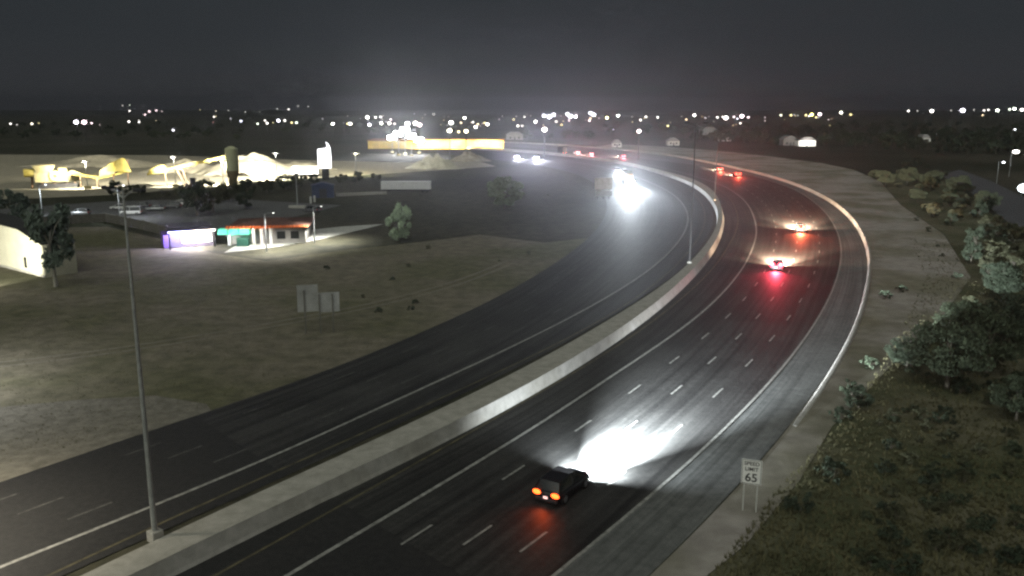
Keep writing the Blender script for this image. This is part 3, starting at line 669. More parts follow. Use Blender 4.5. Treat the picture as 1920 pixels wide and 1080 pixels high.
trailer(574,331,10.0,3.0,R(0),'short white trailer glaring under site lights beside the backlit pylon sign')
p = U(606,371)
bx = empty('storage_shed', p, facing(p), 'dark blue metal storage shed below the pylon sign', 'shed')
M_BLUE = mat('blue_sheet_metal', (0.05,0.065,0.13), 0.6, var=0.15, scale=1)
MB().box(-3.2,3.2,0,4,0,3.6).build('wall', M_BLUE, bx); MB().prism([(-3.5,3.6),(3.5,3.6),(0,4.5)], -0.3, 4.3).build('roof', M_BLUE, bx)
MB().box(-1.1,1.1,-0.06,0.0,0,2.7).build('door', M_DSTEEL, bx)
for x in (-3.0,-1.5,1.5,3.0): MB().box(x-0.05,x+0.05,-0.05,-0.001,0,3.6).build('rib', M_BLUE, bx)
p = U(558,390)
lp_ = empty('car_park_lamp', p, 0, 'unlit car park lamp post on a pale concrete footing', 'lamp post')
MB().box(-2.2,2.2,-0.8,0.8,0,0.7).build('footing', M_CONC, lp_, 0.05); MB().tube([(0,0,0.7),(0,0,8.6)], [0.16,0.1], 8).build('shaft', M_STEEL, lp_); MB().box(-0.7,0.7,-0.25,0.25,8.5,8.75).build('luminaire', M_DSTEEL, lp_, 0.03)
for i,(px,py) in enumerate([(583,381),(590,379),(420,352)]):
    p = U(px,py); bo = empty('bollard', p, 0, 'short pale bollard standing near the storage shed' if i < 2 else 'short pale marker post at the foot of the silo', 'bollard')
    if i < 2: bo['group'] = 'bollards by the shed'
    MB().tube([(0,0,0),(0,0,1.6)], 0.3, 10).build('post', mat('bollard_pale',(0.6,0.6,0.58),0.7), bo); MB().sphere((0,0,1.6),0.3,10,6).build('cap', mat('bollard_pale',(0.6,0.6,0.58)), bo)

# ------------------------------------------------------------------ construction yard: piles and yellow plant
def pile(px, py, W, D, H, label, m, seed, group=None, name='sand_pile', rough=0.35):
    c = U(px, py); n = 44; v = []; f = []
    for j in range(n+1):
        for i in range(n+1):
            x = (i/n*2-1); y = (j/n*2-1); r = math.sqrt(x*x+y*y)
            q = Vector((x*3+seed, y*3, seed*1.7)); k = noise.fractal(q, 1.0, 2.0, 5)
            h = max(0, 1-r*(1+0.22*k)); h = h**0.85*H*(1+rough*0.9*k)
            v.append((x*W/2, y*D/2, h-0.05))
    for j in range(n):
        for i in range(n): a_ = j*(n+1)+i; f.append((a_,a_+1,a_+n+2,a_+n+1))
    o = MB().add(v, f, True).build(name, m); o.location = c; tag(o, label, 'sand pile', group); return o
pile(470,326,46,26,8.0,'tall pale sand pile heaped behind the silo',M_SAND,1.3)
pile(350,322,38,22,5.4,'sand pile lying under the inclined conveyor',M_SAND,4.1)
pile(190,312,70,22,4.8,'long low sand ridge behind the yellow crusher',M_SAND,7.7)
pile(560,318,34,18,3.6,'low bright sand mound behind the short white trailer',M_SAND,3.2)
pile(815,316,26,12,5.6,'pale rubble heap at the end of the construction yard',mat('pale_rubble',(0.34,0.33,0.26),0.95,col2=(0.5,0.48,0.4),scale=0.8,bump=0.8),9.4,name='rubble_pile',rough=0.9)
pile(880,302,22,12,4.5,'dim earth heap between the rubble and the freeway',mat('earth_heap',(0.2,0.18,0.13),0.95,col2=(0.32,0.29,0.22),scale=0.6,bump=0.6),5.9,name='earth_pile',rough=0.8)
M_PY = mat('plant_yellow', (0.60,0.47,0.10), 0.6, col2=(0.76,0.63,0.2), scale=0.8)
M_PYD = mat('plant_yellow_dusty', (0.45,0.39,0.2), 0.7, col2=(0.6,0.53,0.3), scale=0.8)
M_RUST = mat('rusty_steel', (0.16,0.10,0.06), 0.8, var=0.25, scale=1.2)
s_ = 1600/290.0
def yard(px, py=350): p = U(px, py); return p
p = yard(120, 352)
jc = empty('jaw_crusher', p, facing(p), 'yellow tracked rock crusher with a drum and round flywheels', 'crusher')
MB().tube([(-11.2,0,5.2),(-8.0,0,5.2)], 1.3, 16).build('drum', M_PY, jc)
MB().prism([(-8.2,2.2),(4.5,2.2),(5.2,3.4),(5.2,5.0),(-4,5.6),(-8.2,5.6)], -1.4, 1.4).build('body', M_PYD, jc)
MB().prism([(-7.5,5.4),(-3.0,5.4),(-2.0,7.6),(-8.6,7.6)], -1.7, 1.7).build('hopper', M_PYD, jc)
for x in (-2.2,3.0):
    fw = MB().tube([(x,-1.9,4.1),(x,-1.45,4.1)], 1.7, 22).build('flywheel', M_PYD, jc); MB().tube([(x,-2.0,4.1),(x,-1.91,4.1)], 0.5, 12).build('hub', M_RUST, fw)
for s in (-1,1): MB().prism([(-7,0.0),(3.8,0.0),(4.6,0.7),(4.0,1.5),(-7,1.5),(-7.8,0.8)], s*1.3-0.35, s*1.3+0.35).build('track', M_DSTEEL, jc)
for x in (-6,-2.5,1,3.5): MB().box(x-0.2,x+0.2,-1.0,1.0,1.5,2.2).build('support', M_RUST, jc)
MB().bar((5.0,0,4.4),(9.5,0,3.2),1.2,0.5).build('belt_arm', M_PY, jc); MB().box(-1.2,1.4,-1.3,1.3,5.0,6.6).build('engine_cover', M_PYD, jc, 0.1)
MB().tube([(-9.2,0.3,-0.2),(-8.9,0.3,4.2)], 0.35, 8).build('prop', M_RUST, jc)
p = yard(196, 351)
sm_ = empty('screening_machine', p, facing(p), 'yellow screening machine with a big tilted box on rusty legs', 'screening plant')
MB().prism([(1.2,5.4),(7.6,4.9),(8.2,6.2),(7.0,9.3),(6.0,9.6),(1.6,7.4)], -1.6, 1.6).build('screen_box', M_PY, sm_)
MB().bar((-9,0,4.6),(-1,0,3.2),1.4,0.7).build('conveyor', M_PY, sm_); MB().bar((-1,0,3.2),(8.5,0,5.3),1.4,0.7).build('conveyor', M_PY, sm_)
for x,z in ((-7,4.4),(-2,3.2),(3.0,5.2),(7.4,5.0)):
    for s in (-1,1): MB().bar((x,s*1.1,-0.2),(x,s*0.9,z),0.28).build('leg', M_RUST, sm_)
MB().bar((7.4,0,0.1),(7.8,0,9.0),0.3).build('mast', M_RUST, sm_)
MB().prism([(-1.2,3.6),(3.6,4.6),(3.9,5.4),(1.0,6.8),(-1.0,5.4)], -1.2, 1.2).build('chute', M_PYD, sm_)
p = yard(286, 352)
sc_ = empty('stacker_conveyor', p, facing(p), 'long inclined yellow conveyor rising over the sand pile towards the silo', 'conveyor')
MB().bar((0,0,5.0),(24.5,-1,10.2),1.1,0.35).build('belt', M_PY, sc_)
for s in (-1,1):
    MB().bar((0,s*0.6,4.55),(24.5,s*0.6-1,9.75),0.16,0.5).build('side_rail', M_PY, sc_)
for k in range(10):
    x = 2+k*2.3; z = 4.3+x*0.212
    MB().bar((x,-0.75,z-0.5),(x+1.15,-0.75,z+0.45),0.12).build('lattice', M_PYD, sc_)
MB().prism([(-1.5,4.2),(4.4,5.2),(4.6,7.0),(3.6,7.4),(-0.5,6.0)], -1.2, 1.2).build('feed_hopper', M_PY, sc_)
for x,xx,z in ((4.6,4.2,5.6),(10.5,7.8,6.2),(11.2,9.5,6.6)):
    for s in (-1,1): MB().bar((x,s*1.2,-0.2),(xx,s*0.6,z),0.3).build('leg', M_RUST, sc_)
MB().bar((4.2,-1.0,6.0),(9.0,-1.0,6.0),0.25).build('brace', M_RUST, sc_)
for s in (-1,1): MB().tube([(10.8,s*1.3-0.15,0.6),(10.8,s*1.3+0.15,0.6)], 0.6, 14).build('wheel', M_TYRE, sc_)
MB().tube([(24.5,-1.8,10.0),(24.5,-0.2,10.0)], 0.45, 12).build('head_roller', M_RUST, sc_)
p = U(362,357)
wl_ = empty('wheel_loader', p, facing(p)+R(80), 'dark wheel loader in front of the bright sand', 'loader')
MB().box(-1.2,1.2,-3.2,0.6,1.0,2.3).build('body', M_RUST, wl_, 0.1); MB().box(-0.9,0.9,-0.9,0.7,2.3,4.0).build('cab', M_DSTEEL, wl_, 0.08); MB().box(-0.8,0.8,-0.7,0.72,2.6,3.7).build('cab_glass', M_GLASS, wl_)
for y in (-2.2,1.6):
    for s in (-1,1): wheel(wl_, s*1.25, y, 0.8, 0.5)
for s in (-1,1): MB().bar((s*0.7,0.6,1.8),(s*0.7,3.2,0.9),0.25,0.35).build('lift_arm', M_RUST, wl_)
MB().prism([(-1.4,0.1),(1.4,0.1),(1.4,1.5),(-1.4,1.5)], 3.1, 4.2).build('bucket', M_DSTEEL, wl_)

# light towers assumed in the yard, added to flood it with light
def light_tower(px, py, H, label, target, power, col, heads=4, group='assumed light towers in the yard', es=60, size=0.55):
    p = U(px, py); t = empty('light_tower', p, facing(p), label, 'light tower', group)
    MB().box(-1.0,1.0,-0.6,0.6,0.35,1.3).build('generator', M_PYD, t, 0.05); MB().tube([(0,0,1.2),(0,0,H)], [0.14,0.08], 8).build('mast', M_STEEL, t)
    for s in (-1,1): MB().tube([(s*0.9-0.1,-0.75,0.35),(s*0.9+0.1,-0.75,0.35)], 0.35, 10).build('wheel', M_TYRE, t)
    MB().box(-1.5,1.5,-0.06,0.06,H-0.1,H+0.05).build('crossbar', M_STEEL, t)
    hm = mat('flood_%s_%.0f' % (col, es), (0.9,0.9,0.9), 0.4, emit=col, es=es, sample=False)
    for k in range(heads): x = -1.35+2.7*k/(heads-1); MB().box(x-size/2,x+size/2,-0.25,0.12,H,H+size).build('flood_lamp', hm, t, 0.03)
    if size < 1:
        for k in range(heads): x = -1.35+2.7*k/(heads-1); MB().box(x-size/2-0.06,x+size/2+0.06,-0.4,-0.26,H-0.06,H+size+0.06).build('lamp_housing', M_DSTEEL, t, 0.02)
    lo = light('flood_beam', 'SPOT', (p.x, p.y-0.5, H+0.2), power, col, None, None, 120, 0.8, 0.4); aim(lo, target); 
    lo.parent = t; lo.matrix_parent_inverse = (Matrix.Translation(p) @ Matrix.Rotation(facing(p),4,'Z')).inverted()
WH = (1.0,0.95,0.80)
light_tower(419,350,8.5,'assumed light tower beside the silo, standing in front of the sand pile',U(420,338),300000,WH,es=3,size=0.25)
light_tower(520,341,10,'assumed light tower between the silo and the short white trailer',U(510,325),700000,WH,es=3,size=0.25)
light_tower(330,353,10,'assumed light tower in front of the inclined conveyor',U(330,335),450000,WH,es=3,size=0.25)
light_tower(165,356,9,'assumed light tower in front of the yellow crusher',U(150,345),220000,(1.0,0.93,0.72),es=3,size=0.25)
light_tower(668,333,9,'assumed light tower between the pylon sign and the rubble heap',U(720,322),120000,(1.0,0.92,0.6),es=3,size=0.3)
# one dazzling floodlight's glare built up from added masts and oversized lamps
WB = (0.97,0.97,1.0)
FH = [8,11,13,10,7]
for k,(px,py) in enumerate([(736,288),(748,293),(760,291),(772,294),(786,289)]):
    light_tower(px,py,FH[k],'added floodlight mast with oversized lamps, building up one white glare before the yellow-lit warehouse',U(px+40,262) if k%2 else U(px+8,320),160000 if k%2 else 34000,WB,heads=5,group='floodlight masts added for one dazzling glare',es=60,size=2.2)  # alternate beams point forward so the haze glows
p = U(818,277)
wh = empty('warehouse', U(818,279), 0, 'long low warehouse glowing yellow under floodlights', 'warehouse')
M_WY = mat('warehouse_yellow', (0.70,0.52,0.12), 0.7, col2=(0.8,0.62,0.18), scale=0.3)
x0 = U(690,279).x-U(818,279).x; x1 = U(944,279).x-U(818,279).x
MB().box(x0,x1,0,30,0,5.0).build('wall', M_WY, wh)
MB().box(x0-0.6,x1+0.6,-0.6,30.6,5.0,5.5).build('roof', mat('warehouse_roof',(0.4,0.22,0.12),0.8,var=0.1,scale=0.4), wh)
for k in range(9): x = x0+5+k*(x1-x0-10)/8; MB().box(x-1.8,x+1.8,-0.08,0.0,0,3.4).build('shutter_door', mat('shutter',(0.66,0.5,0.14),0.6), wh)
for k in range(3):
    light('wall_wash', 'SPOT', (x0+ (x1-x0)*(0.45+0.22*k), -9, 8.5), 160000, (1.0,0.78,0.3), wh, (R(65),0,0), 120, 0.8, 0.4)

# ------------------------------------------------------------------ street lamps that are lit
def street_lamp(base, H, col, es, power, label, group=None, size=0.3, rz=0.0, cone=150):
    t = empty('street_lamp', base, rz, label, 'street lamp', group)
    MB().tube([(0,0,0),(0,0,H)], [0.13,0.08], 8).build('shaft', M_STEEL, t); MB().tube([(0,0,H-0.1),(0.8,0,H+0.15),(1.6,0,H+0.15)], 0.05, 6).build('arm', M_STEEL, t)
    MB().sphere((1.6,0,H+0.1), (size,size*0.7,size*0.5), 10, 6).build('lamp_head', mat('lamp_%s_%.0f' % (col, es), (0.9,0.9,0.9), 0.4, emit=col, es=min(es,8), sample=False), t)
    if power: light('lamp_light', 'SPOT', (1.6,0,H-0.35), power, col, t, (0,0,0), cone, 0.7, 0.3)
    return t
q = U(1930,432); street_lamp(q, 9, (0.85,0.95,1.0), 900, 70000, 'dazzling white street lamp beside the frontage road past the trees', size=2.0, rz=math.pi)  # oversized head stands in for the lamp's glare
q = UD(1897,285,330); street_lamp(Vector((q.x,q.y,0)), q.z, (1.0,0.95,0.85), 500, 5000, 'warm white street lamp farther along the frontage road', size=1.3)
q = UD(1873,305,300); street_lamp(Vector((q.x,q.y,0)), q.z, (0.9,0.95,1.0), 30, 0, 'small dim lamp just before the warm white street lamp', size=0.5)
q = UD(1898,243,520); street_lamp(Vector((q.x,q.y,0)), q.z, (0.9,0.95,1.0), 40, 0, 'tiny lamp above the dark trees by the frontage road', size=0.6)
# unseen lamps assumed past the western frame edge, added to light the left side
q = U(-330,760); street_lamp(q, 13, (0.95,0.97,1.0), 30, 20000, 'assumed street lamp out of view on the cross street beside the gravel apron')
q = U(-190,560); street_lamp(q, 10, (1.0,0.97,0.82), 30, 4000, 'assumed street lamp out of view in front of the cream building', rz=0.5)
q = U(-330,1060); street_lamp(q, 11, (1.0,0.9,0.72), 30, 16000, 'assumed street lamp out of view on the bridge beside the westbound lanes')
q = U(500,472); street_lamp(q, 7, (1.0,0.98,0.9), 3, 16000, 'small assumed lamp post lighting the pale drive lane by the restaurant', size=0.16, rz=0.4, cone=140)  # assumed post, added to light the drive lane
q = U(590,455); street_lamp(q, 7, (1.0,0.98,0.9), 3, 16000, 'small assumed lamp post at the far bend of the pale drive lane', size=0.16, rz=0.4, cone=140)  # second assumed post, added to spread light along the lane
q = U(80,410); street_lamp(q, 8, (0.85,0.93,1.0), 5, 4500, 'assumed lamp post lighting the car park behind the grey green tree', size=0.25)  # assumed lamp, put here to light the car park
q = U(225,412); street_lamp(q, 8, (0.9,0.95,1.0), 5, 3500, 'assumed lamp post lighting the parked white van', size=0.25)  # assumed lamp, put here to light the parked cars

# ------------------------------------------------------------------ distant city lights
W_=(1.0,0.93,0.86); V_=(0.92,0.88,1.0); Y_=(1.0,0.82,0.35); P_=(1.0,0.75,0.78); G_=(0.9,1.0,0.8)
CITY = [(20,232,4,W_),(32,234,3,W_),(60,232,5,(1,.9,.7)),(73,231,3,Y_),(143,229,9,V_),(158,229,9,P_),(172,231,4,P_),
 (230,198,3,W_),(243,197,3,G_),(243,208,4,W_),(272,215,4,P_),(280,209,5,P_),(293,207,4,P_),(242,228,5,W_),(261,229,4,W_),(325,244,5,V_),(304,209,3,P_),
 (375,206,2,Y_),(405,208,3,(1,.85,.6)),(428,207,2,W_),(460,210,3,W_),(487,210,2,W_),(520,204,3,W_),(541,205,4,W_),(559,199,3,W_),(578,200,3,W_),(452,227,5,(.8,.82,1)),
 (483,232,4,G_),(497,226,4,W_),(501,231,5,W_),(512,230,3,Y_),(522,226,6,V_),(534,226,5,W_),(547,230,4,Y_),(556,230,5,G_),(400,229,2,(1,.3,.3)),
 (605,223,3,V_),(624,232,6,W_),(657,232,6,W_),(689,220,7,W_),(704,220,5,W_),(714,219,5,W_),(693,234,6,V_),(715,231,6,W_),(730,231,6,W_),(740,232,4,W_),
 (764,232,10,V_),(779,231,9,W_),(787,234,8,P_),(797,215,3,W_),(846,230,9,W_),(843,245,9,(1,.9,.7)),(871,221,6,W_),(887,229,4,W_),(892,238,6,W_),(914,233,6,W_),(874,246,8,(1,.85,.55)),(860,247,5,(1,.8,.4)),
 (942,218,3,W_),(963,224,4,Y_),(968,218,3,W_),(983,219,4,W_),(995,217,3,W_),(971,236,5,W_),(979,236,4,W_),(1004,228,6,W_),(1020,217,7,V_),(1030,219,9,V_),(1038,215,7,V_),(1021,243,10,W_),(1043,228,5,W_),
 (1064,214,7,V_),(1070,218,9,V_),(1079,219,6,V_),(1105,226,5,P_),(1107,212,7,V_),(1113,215,8,V_),(1138,221,6,Y_),(1159,217,6,W_),(1185,219,3,W_),(1201,225,5,W_),(1211,219,5,W_),(1233,220,5,W_),(1198,246,8,P_),(1150,243,3,(.7,.65,1)),
 (1252,236,4,Y_),(1278,218,3,W_),(1302,216,6,W_),(1345,220,5,W_),(1355,219,4,W_),(1361,221,9,W_),(1376,219,5,P_),(1391,218,8,P_),(1403,220,5,P_),(1388,231,4,W_),
 (1464,216,5,(1,.95,.7)),(1483,216,5,Y_),(1491,217,3,Y_),(1511,216,5,Y_),(1522,215,7,(1,.9,.2)),(1530,220,4,Y_),(1537,214,7,P_),(1577,211,6,(1,.95,.75)),(1595,215,5,Y_),
 (1703,208,5,W_),(1720,208,3,W_),(1747,208,7,W_),(1783,207,3,W_),(1805,207,9,V_),(1826,206,3,W_),(1845,207,4,W_),(1853,206,4,W_),(1870,207,6,G_),(1893,205,5,G_),(1902,204,6,G_),(1916,206,6,W_)]
me_cp = MB().tube([(0,0,0),(0,0,1)], 0.25, 6).mesh('shaft'); me_cp.materials.append(M_DSTEEL)
heads = {}
rc_ = random.Random(17)
for _ in range(70):
    x = rc_.uniform(600,1560) if rc_.random() < 0.75 else rc_.uniform(0,1900)
    CITY.append((x, rc_.uniform(213,236) if x < 1560 else rc_.uniform(207,222), rc_.choice((2,2,3,3,4)), rc_.choice((W_,Y_,V_,P_,(1,.75,.45)))))
nC = 0
for (px,py,s,c) in CITY:
    H = 9 if s < 7 else 14
    Y = min(2300.0, (CAMH-H)*FPX/max(1.0, py-YH)) if py > YH+3 else 2300.0
    if py < 212 and px > 1600: Y = 1300.0
    q = UD(px, py, Y); H = max(4.0, q.z)
    t = empty('city_lamp', (q.x,q.y,0), 0, 'small bright lamp among the distant city lights along the horizon', 'lamp', 'distant city lights')
    sh = link('shaft', me_cp, None, t); sh.scale = (1,1,H)
    rad = s*0.44*Y/FPX  # head radius stands in for glare, far larger than a real lamp
    es = 1.2 if s < 4 else (4 if s < 6 else 14)
    key = c
    k2 = (c, es)
    if k2 not in heads:
        me = MB().sphere((0,0,0), 1.0, 10, 6).mesh('lamp_head'); me.materials.append(mat('city_%s_%d' % (c, es), (0.9,0.9,0.9), 0.4, emit=c, es=es, sample=False)); heads[k2] = me
    hd = link('lamp_head', heads[k2], None, t); hd.location = (0,-0.3,H); hd.scale = (rad,rad,rad*0.8); nC += 1

# ------------------------------------------------------------------ houses east of the freeway
def house(px, py, W, D, H, rz, wall, roof, label, lit=0):
    p = U(px, py); t = empty('house', p, rz, label, 'house', 'houses beyond the bend')
    MB().box(-W/2,W/2,0,D,0,H).build('wall', wall, t)
    MB().prism([(-W/2-0.5,H),(W/2+0.5,H),(W/2-D*0.35,H+2.4),(-W/2+D*0.35,H+2.4)], -0.5, D+0.5).build('roof', roof, t)
    for x in (-W/4,W/4):
        wn = MB().box(x-0.7,x+0.7,-0.06,0.0,1.0,2.2).build('window', M_GLASS, t); MB().box(x-0.8,x+0.8,-0.1,-0.0,0.86,0.98).build('sill', wall, wn)
    MB().box(-0.5,0.5,-0.05,0.0,0,2.1).build('door', M_DSTEEL, t)
    if lit: light('porch_light', 'SPOT', (0,-7,4.5), lit, (1.0,0.97,0.92), t, (R(70),0,0), 110, 0.8, 0.3)
M_HW = mat('house_white', (0.68,0.67,0.63), 0.85, var=0.06, scale=0.5); M_HG = mat('house_grey', (0.26,0.26,0.25), 0.9, var=0.1, scale=0.5)
M_HR = mat('house_roof', (0.09,0.085,0.08), 0.9, var=0.2, scale=0.8); M_HRG = mat('house_roof_grey', (0.24,0.24,0.235), 0.9, var=0.1, scale=0.8)
house(1513,274,12,10,3.8,0,M_HW,M_HR,'white house with a brightly lit front beyond the dark trees',14000)
house(1482,273,10,10,4.2,0,M_HG,M_HRG,'grey roofed house next to the brightly lit white one',600)
house(1330,253,15,10,5.0,0.1,M_HG,M_HRG,'far pale roofed house above the bend',900)
house(1360,265,9,8,3.4,0,M_HW,M_HRG,'small pale house just beyond the freeway slope',900)
house(1263,273,8,8,3.0,0,M_HW,M_HRG,'little pale house beside the far freeway wall',500)
house(1157,276,6,6,2.6,0,M_HW,M_HRG,'tiny pale building beyond the far eastbound cars',600)
house(1735,266,8,8,3.2,0,M_HW,M_HRG,'dim pale house showing between the dark trees',700)
house(965,262,14,10,4.0,0,M_HG,M_HRG,'grey shed beside the yellow warehouse end',600)

# ------------------------------------------------------------------ trees and shrubs
def crown_mesh(name, rad, n, leaf, m, clumps=26, seed=0, hollow=0.45):
    rnd = random.Random(seed); v = []; f = []
    cl = []
    for _ in range(clumps):
        while True:
            q = Vector((rnd.uniform(-1,1),rnd.uniform(-1,1),rnd.uniform(-1,1)))
            if hollow < q.length < 1: break
        cl.append((q, rnd.uniform(0.16,0.36)))
    for i in range(n):
        c, cr_ = cl[rnd.randrange(clumps)]
        d = Vector((rnd.gauss(0,1),rnd.gauss(0,1),rnd.gauss(0,1))); d = d.normalized()*cr_*rnd.random()**0.4
        q = c+d; p = Vector((q.x*rad[0],q.y*rad[1],q.z*rad[2]))
        a = Vector((rnd.gauss(0,1),rnd.gauss(0,1),rnd.gauss(0,0.7))).normalized(); b = a.orthogonal().normalized()
        b = Matrix.Rotation(rnd.uniform(0,6.28),3,a) @ b; s = leaf*rnd.uniform(0.6,1.4); c2 = a.cross(b)
        o = len(v); v += [p-b*s, p+c2*s*0.45, p+b*s, p-c2*s*0.45]; f.append((o,o+1,o+2,o+3))
    me = bpy.data.meshes.new(name); me.from_pydata([tuple(x) for x in v], [], f); me.materials.append(m); return me, cl
def trunk_mesh(H, r, rad, cl, m, seed, z0):
    rnd = random.Random(seed); mb = MB(); lean = Vector((rnd.uniform(-.12,.12),rnd.uniform(-.12,.12),0))
    top = Vector((0,0,z0-rad[2]*0.35))+lean*H*0.4
    mb.tube([(0,0,-0.3),Vector((0,0,0))+lean*0.2+Vector((0,0,top.z*0.5)),top], [r*1.25,r*0.9,r*0.65], 8)
    for k in range(min(7, len(cl))):
        q = cl[k][0]; e = Vector((q.x*rad[0]*0.8,q.y*rad[1]*0.8,z0+q.z*rad[2]*0.8)); md = top.lerp(e,0.5)+Vector((0,0,0.3*rad[2]*0.3))
        mb.tube([top-Vector((0,0,0.2)), md, e], [r*0.5,r*0.3,r*0.1], 6)
    me = mb.mesh('trunk'); me.materials.append(m); return me
class Kind:
    def __init__(s, H, rad, n, leaf, m, bark, seed, tr=0.16, clumps=26, name='tree', hollow=0.45):
        s.z0 = H-rad[2]; s.name = name
        s.crown, cl = crown_mesh('crown', rad, n, leaf, m, clumps, seed, hollow); s.trunk = trunk_mesh(H, tr, rad, cl, bark, seed, s.z0)
    def put(s, p, scale, label, cat, group=None, rz=None, sq=1.0):
        t = empty(s.name, p, random.uniform(0,6.28) if rz is None else rz, label, cat, group); t.scale = (scale,scale,scale*sq)
        link('trunk', s.trunk, None, t); c = link('crown', s.crown, None, t); c.location = (0,0,s.z0); return t
K_BIG = [Kind(7.5,(4.2,4.2,3.0),9000,0.2,M_LEAF2,M_BARK,11,0.22,40,'bushy_tree'), Kind(7.0,(4.6,4.0,2.9),9000,0.2,M_LEAF,M_BARK,12,0.22,40,'bushy_tree')]
K_EUC = Kind(10.2,(3.0,2.6,3.8),3600,0.30,leafmat('leaf_eucalyptus',(0.16,0.20,0.165)),M_PALEBARK,21,0.2,30,'eucalyptus_tree')
K_MID = [Kind(4.5,(2.6,2.4,1.9),1500,0.26,M_LEAF,M_BARK,31,0.13,22,'desert_tree'), Kind(4.2,(2.4,2.6,1.8),1500,0.26,M_LEAF3,M_BARK,32,0.13,22,'desert_tree')]
K_SHR = [Kind(1.7,(1.2,1.1,0.95),520,0.16,M_LEAF3,M_BARK,41,0.06,14,'shrub',0.2), Kind(1.5,(1.2,1.2,0.85),520,0.16,M_LEAF2,M_BARK,42,0.06,14,'shrub',0.2), Kind(1.6,(1.3,1.1,0.9),520,0.17,M_LEAF,M_BARK,43,0.06,14,'shrub',0.2)]
K_PALE = Kind(7.2,(2.4,2.2,3.4),4200,0.26,M_LEAFP,M_BARK,51,0.12,26,'sage_tree',0.3)
K_FAR = [Kind(7,(4.0,3.6,3.0),420,0.6,M_LEAF2,M_BARK,61,0.25,20,'far_tree'), Kind(6,(4.4,4.0,2.6),420,0.6,M_LEAF,M_BARK,62,0.25,20,'far_tree')]
K_EUC.put(U(105,538),1.28,'grey green eucalyptus with a pale leaning trunk beside the cream building','tree',sq=1.0)
K_EUC.put(U(28,440),1.0,'dark feathery tree standing behind the cream building','tree')
K_EUC.put(U(-25,430),0.95,'pale feathery tree at the end of the cream building roof','tree')
K_PALE.put(U(748,452),1.0,'single pale sage green tree alone on the dark verge','tree')
Kind(4.5,(2.6,2.4,1.9),2600,0.26,leafmat('leaf_sage',(0.17,0.21,0.12)),M_BARK,35,0.13,22,'sage_tree').put(U(946,392),1.9,'dim green tree standing on the dark verge inside the bend','tree')
# street trees before the construction yard
GS = 'street trees in front of the construction yard'
for px,py,k,s in [(215,368,0,1.0),(262,366,1,0.85),(240,364,0,0.6),(370,405,0,1.6),(400,400,1,1.8),(345,378,1,1.0),(385,372,0,1.2),(430,378,1,1.3),(465,368,0,1.1),(500,362,1,1.1),(535,357,0,1.1),(560,352,1,1.2),(590,348,0,0.9),(640,346,1,0.9),(670,344,0,0.9),(705,341,1,0.8),(460,392,0,0.9),(310,372,1,0.6)]:
    K_MID[k].put(U(px,py),s,'dark street tree in the row before the sand piles and conveyor','tree',GS)
# trees on and below the east bank
GB = 'bushy trees on the east bank'
for px,py,k,s in [(1775,728,0,0.85),(1850,700,0,0.85),(1700,690,1,0.45),(1893,640,1,0.75),(1800,650,0,0.65),(1660,350,0,0.7),(1700,348,0,0.8),(1745,356,0,0.8),(1640,338,0,0.5),(1795,368,0,0.8),(1850,398,0,0.7),(1885,560,1,0.6),(1720,380,0,0.5),(1905,790,0,0.5)]:
    K_BIG[k].put(U(px,py),s,['dark green bushy tree among the scrub on the bank outside the bend','grey green bushy tree among the scrub on the bank outside the bend'][k],'tree',GB)
SCR = [(1640,312),(1720,300),(1800,330),(1900,420),(1910,560),(1830,540),(1790,450),(1700,380)]
rs_ = random.Random(9); cnt = 0
while cnt < 46:
    x = rs_.uniform(1620,1915); y = rs_.uniform(300,560)
    ok = False
    for i in range(len(SCR)):
        (x1,y1),(x2,y2) = SCR[i-1],SCR[i]
        if (y1 > y) != (y2 > y) and x < (x2-x1)*(y-y1)/(y2-y1)+x1: ok = not ok
    if not ok: continue
    k = rs_.randrange(2); K_MID[k].put(U(x,y), rs_.uniform(0.45,0.95), ['grey green','olive'][k]+' desert tree in the scrub between the slope and the frontage road', 'tree', 'desert trees by the frontage road'); cnt += 1
GSH = 'low shrubs on the east bank'
rnd = random.Random(5)
def inpoly(x, y, P):
    c = False
    for i in range(len(P)):
        (x1,y1),(x2,y2) = P[i-1],P[i]
        if (y1 > y) != (y2 > y) and x < (x2-x1)*(y-y1)/(y2-y1)+x1: c = not c
    return c
BANK = [(1620,960),(1640,830),(1660,740),(1700,670),(1760,600),(1790,520),(1740,450),(1700,390),(1790,395),(1920,470),(1925,1085),(1600,1085)]
cnt = 0
while cnt < 150:
    x = rnd.uniform(1440,1925); y = rnd.uniform(405,1085)
    if not inpoly(x, y, BANK): continue
    k = rnd.randrange(3); K_SHR[k].put(U(x,y), rnd.uniform(0.3,0.85)*(0.75 if y > 780 else 1.0), ['olive','dark green','grey green'][k]+' low desert shrub on the weedy bank outside the bend', 'shrub', GSH); cnt += 1
for px,py,s in [(1597,742,0.9),(1610,765,1.1),(1575,790,0.8),(1630,690,0.8),(1660,560,0.8),(1690,548,0.7),(1500,960,0.8),(1560,900,1.0)]:
    K_SHR[2].put(U(px,py), s, 'small scrubby bush at the foot of the bare slope beside the shoulder', 'shrub', 'bushes by the shoulder')
# scattered scrub on the verge
GV = 'scrub dotted over the dark verge'
VER = [(430,500),(640,480),(780,462),(900,380),(1060,350),(1100,360),(1110,400),(1060,440),(980,500),(860,560),(700,610),(560,500)]
cnt = 0
while cnt < 12:
    x = rnd.uniform(420,1120); y = rnd.uniform(345,620)
    if inpoly(x, y, VER): k = rnd.randrange(3); K_SHR[k].put(U(x,y), rnd.uniform(0.2,0.5), ['olive','dark green','grey green'][k]+' scrub bush low on the verge inside the bend', 'shrub', GV); cnt += 1
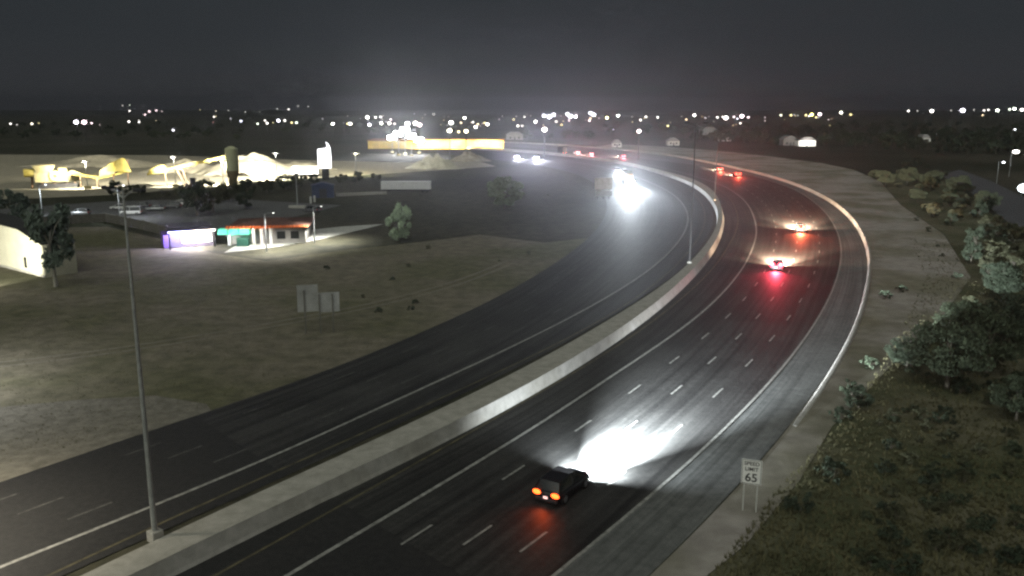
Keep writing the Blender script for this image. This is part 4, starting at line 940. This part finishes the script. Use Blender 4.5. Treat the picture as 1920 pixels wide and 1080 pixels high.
# trees between the far houses and along the horizon
GF = 'dark trees among the far houses'
cnt = 0
while cnt < 190:
    x = rnd.uniform(1240,1925); y = rnd.uniform(236,300)
    lim = 262+(x-1240)*0.055
    if y > lim or (abs(x-1495) < 45 and y > 260): continue
    K_FAR[rnd.randrange(2)].put(U(x,y), rnd.uniform(0.8,1.35), 'dark rounded tree in the wooded suburb beyond the bend', 'tree', GF); cnt += 1
cnt = 0
while cnt < 90:
    x = rnd.uniform(-20,1240); y = rnd.uniform(233,262)
    if 680 < x < 950 and y > 252: continue
    K_FAR[rnd.randrange(2)].put(U(x,y), rnd.uniform(0.7,1.2), 'dark tree on the flat land before the city lights', 'tree', 'dark trees on the far plain'); cnt += 1

# weeds and tufts on the bank and verge: one uncounted mass
def tufts(name, poly, n, seed, m, label, cat, hmin, hmax):
    r = random.Random(seed); v = []; f = []; k = 0
    xs = [q[0] for q in poly]; ys = [q[1] for q in poly]
    while k < n:
        x = r.uniform(min(xs),max(xs)); y = r.uniform(min(ys),max(ys))
        if not inpoly(x, y, poly): continue
        p = U(x, y); h = r.uniform(hmin,hmax); k += 1
        for b in range(5):
            a = r.uniform(0,6.28); ww = h*0.16; d = Vector((math.cos(a),math.sin(a),0)); t = Vector((-d.y,d.x,0))
            o = len(v); v += [tuple(p+t*ww-Vector((0,0,0.05))),tuple(p-t*ww-Vector((0,0,0.05))),tuple(p+d*h*0.6+Vector((0,0,h)))]; f.append((o,o+1,o+2))
    o = MB().add(v, f).build(name, m); tag(o, label, cat, kind='stuff')
M_WEED = mat('dry_weeds', (0.085,0.083,0.042), 0.9, col2=(0.16,0.147,0.078), scale=0.3)
tufts('weeds', [(1330,1085),(1470,905),(1570,800),(1640,700),(1700,600),(1735,520),(1700,440),(1920,480),(1930,1085)], 9000, 3, M_WEED, 'dry weeds covering the bank outside the bend', 'weeds', 0.12, 0.36)
tufts('grass', [(-20,880),(-20,560),(200,520),(500,500),(900,450),(1050,440),(1030,490),(800,612),(400,762)], 7000, 4, mat('verge_grass', (0.10,0.095,0.055), 0.9, col2=(0.18,0.165,0.10), scale=0.3), 'sparse dry grass over the bare verge', 'grass', 0.05, 0.16)

# unseen floodlight added on the ground to brighten the cream wall
fp = U(-90,560)
fl = empty('wall_fill_light', fp, 0, 'small ground floodlight added out of view to brighten the cream end wall', 'floodlight')
MB().box(-0.2,0.2,-0.2,0.2,0,0.4).build('base', M_CONC, fl); MB().box(-0.3,0.3,-0.12,0.12,0.4,0.85).build('housing', M_DSTEEL, fl, 0.03)
lo = light('flood_beam', 'SPOT', fp+Vector((0,0.2,0.9)), 42000, (1.0,0.97,0.80), None, None, 70, 0.4, 0.2); aim(lo, U(20,500)+Vector((0,0,5.5)))
lo.parent = fl; lo.matrix_parent_inverse = Matrix.Translation(fp).inverted()

# thin haze volume added to spread lamp glow and lift dark areas
def haze(dens, g):
    mb = MB().box(-4000,4000,-250,4200,-1,70)
    o = mb.build('haze', None); tag(o, 'thin haze added over the whole place to spread lamp glow', 'haze', kind='stuff')
    m = bpy.data.materials.new('haze'); m.use_nodes = True; n = m.node_tree.nodes
    n.remove(n['Principled BSDF']); pv = n.new('ShaderNodeVolumePrincipled')
    pv.inputs['Color'].default_value = (0.9,0.93,1.0,1); pv.inputs['Density'].default_value = dens; pv.inputs['Anisotropy'].default_value = g
    m.node_tree.links.new(pv.outputs[0], n['Material Output'].inputs['Volume']); o.data.materials.append(m); return o
haze(0.00024, 0.9)
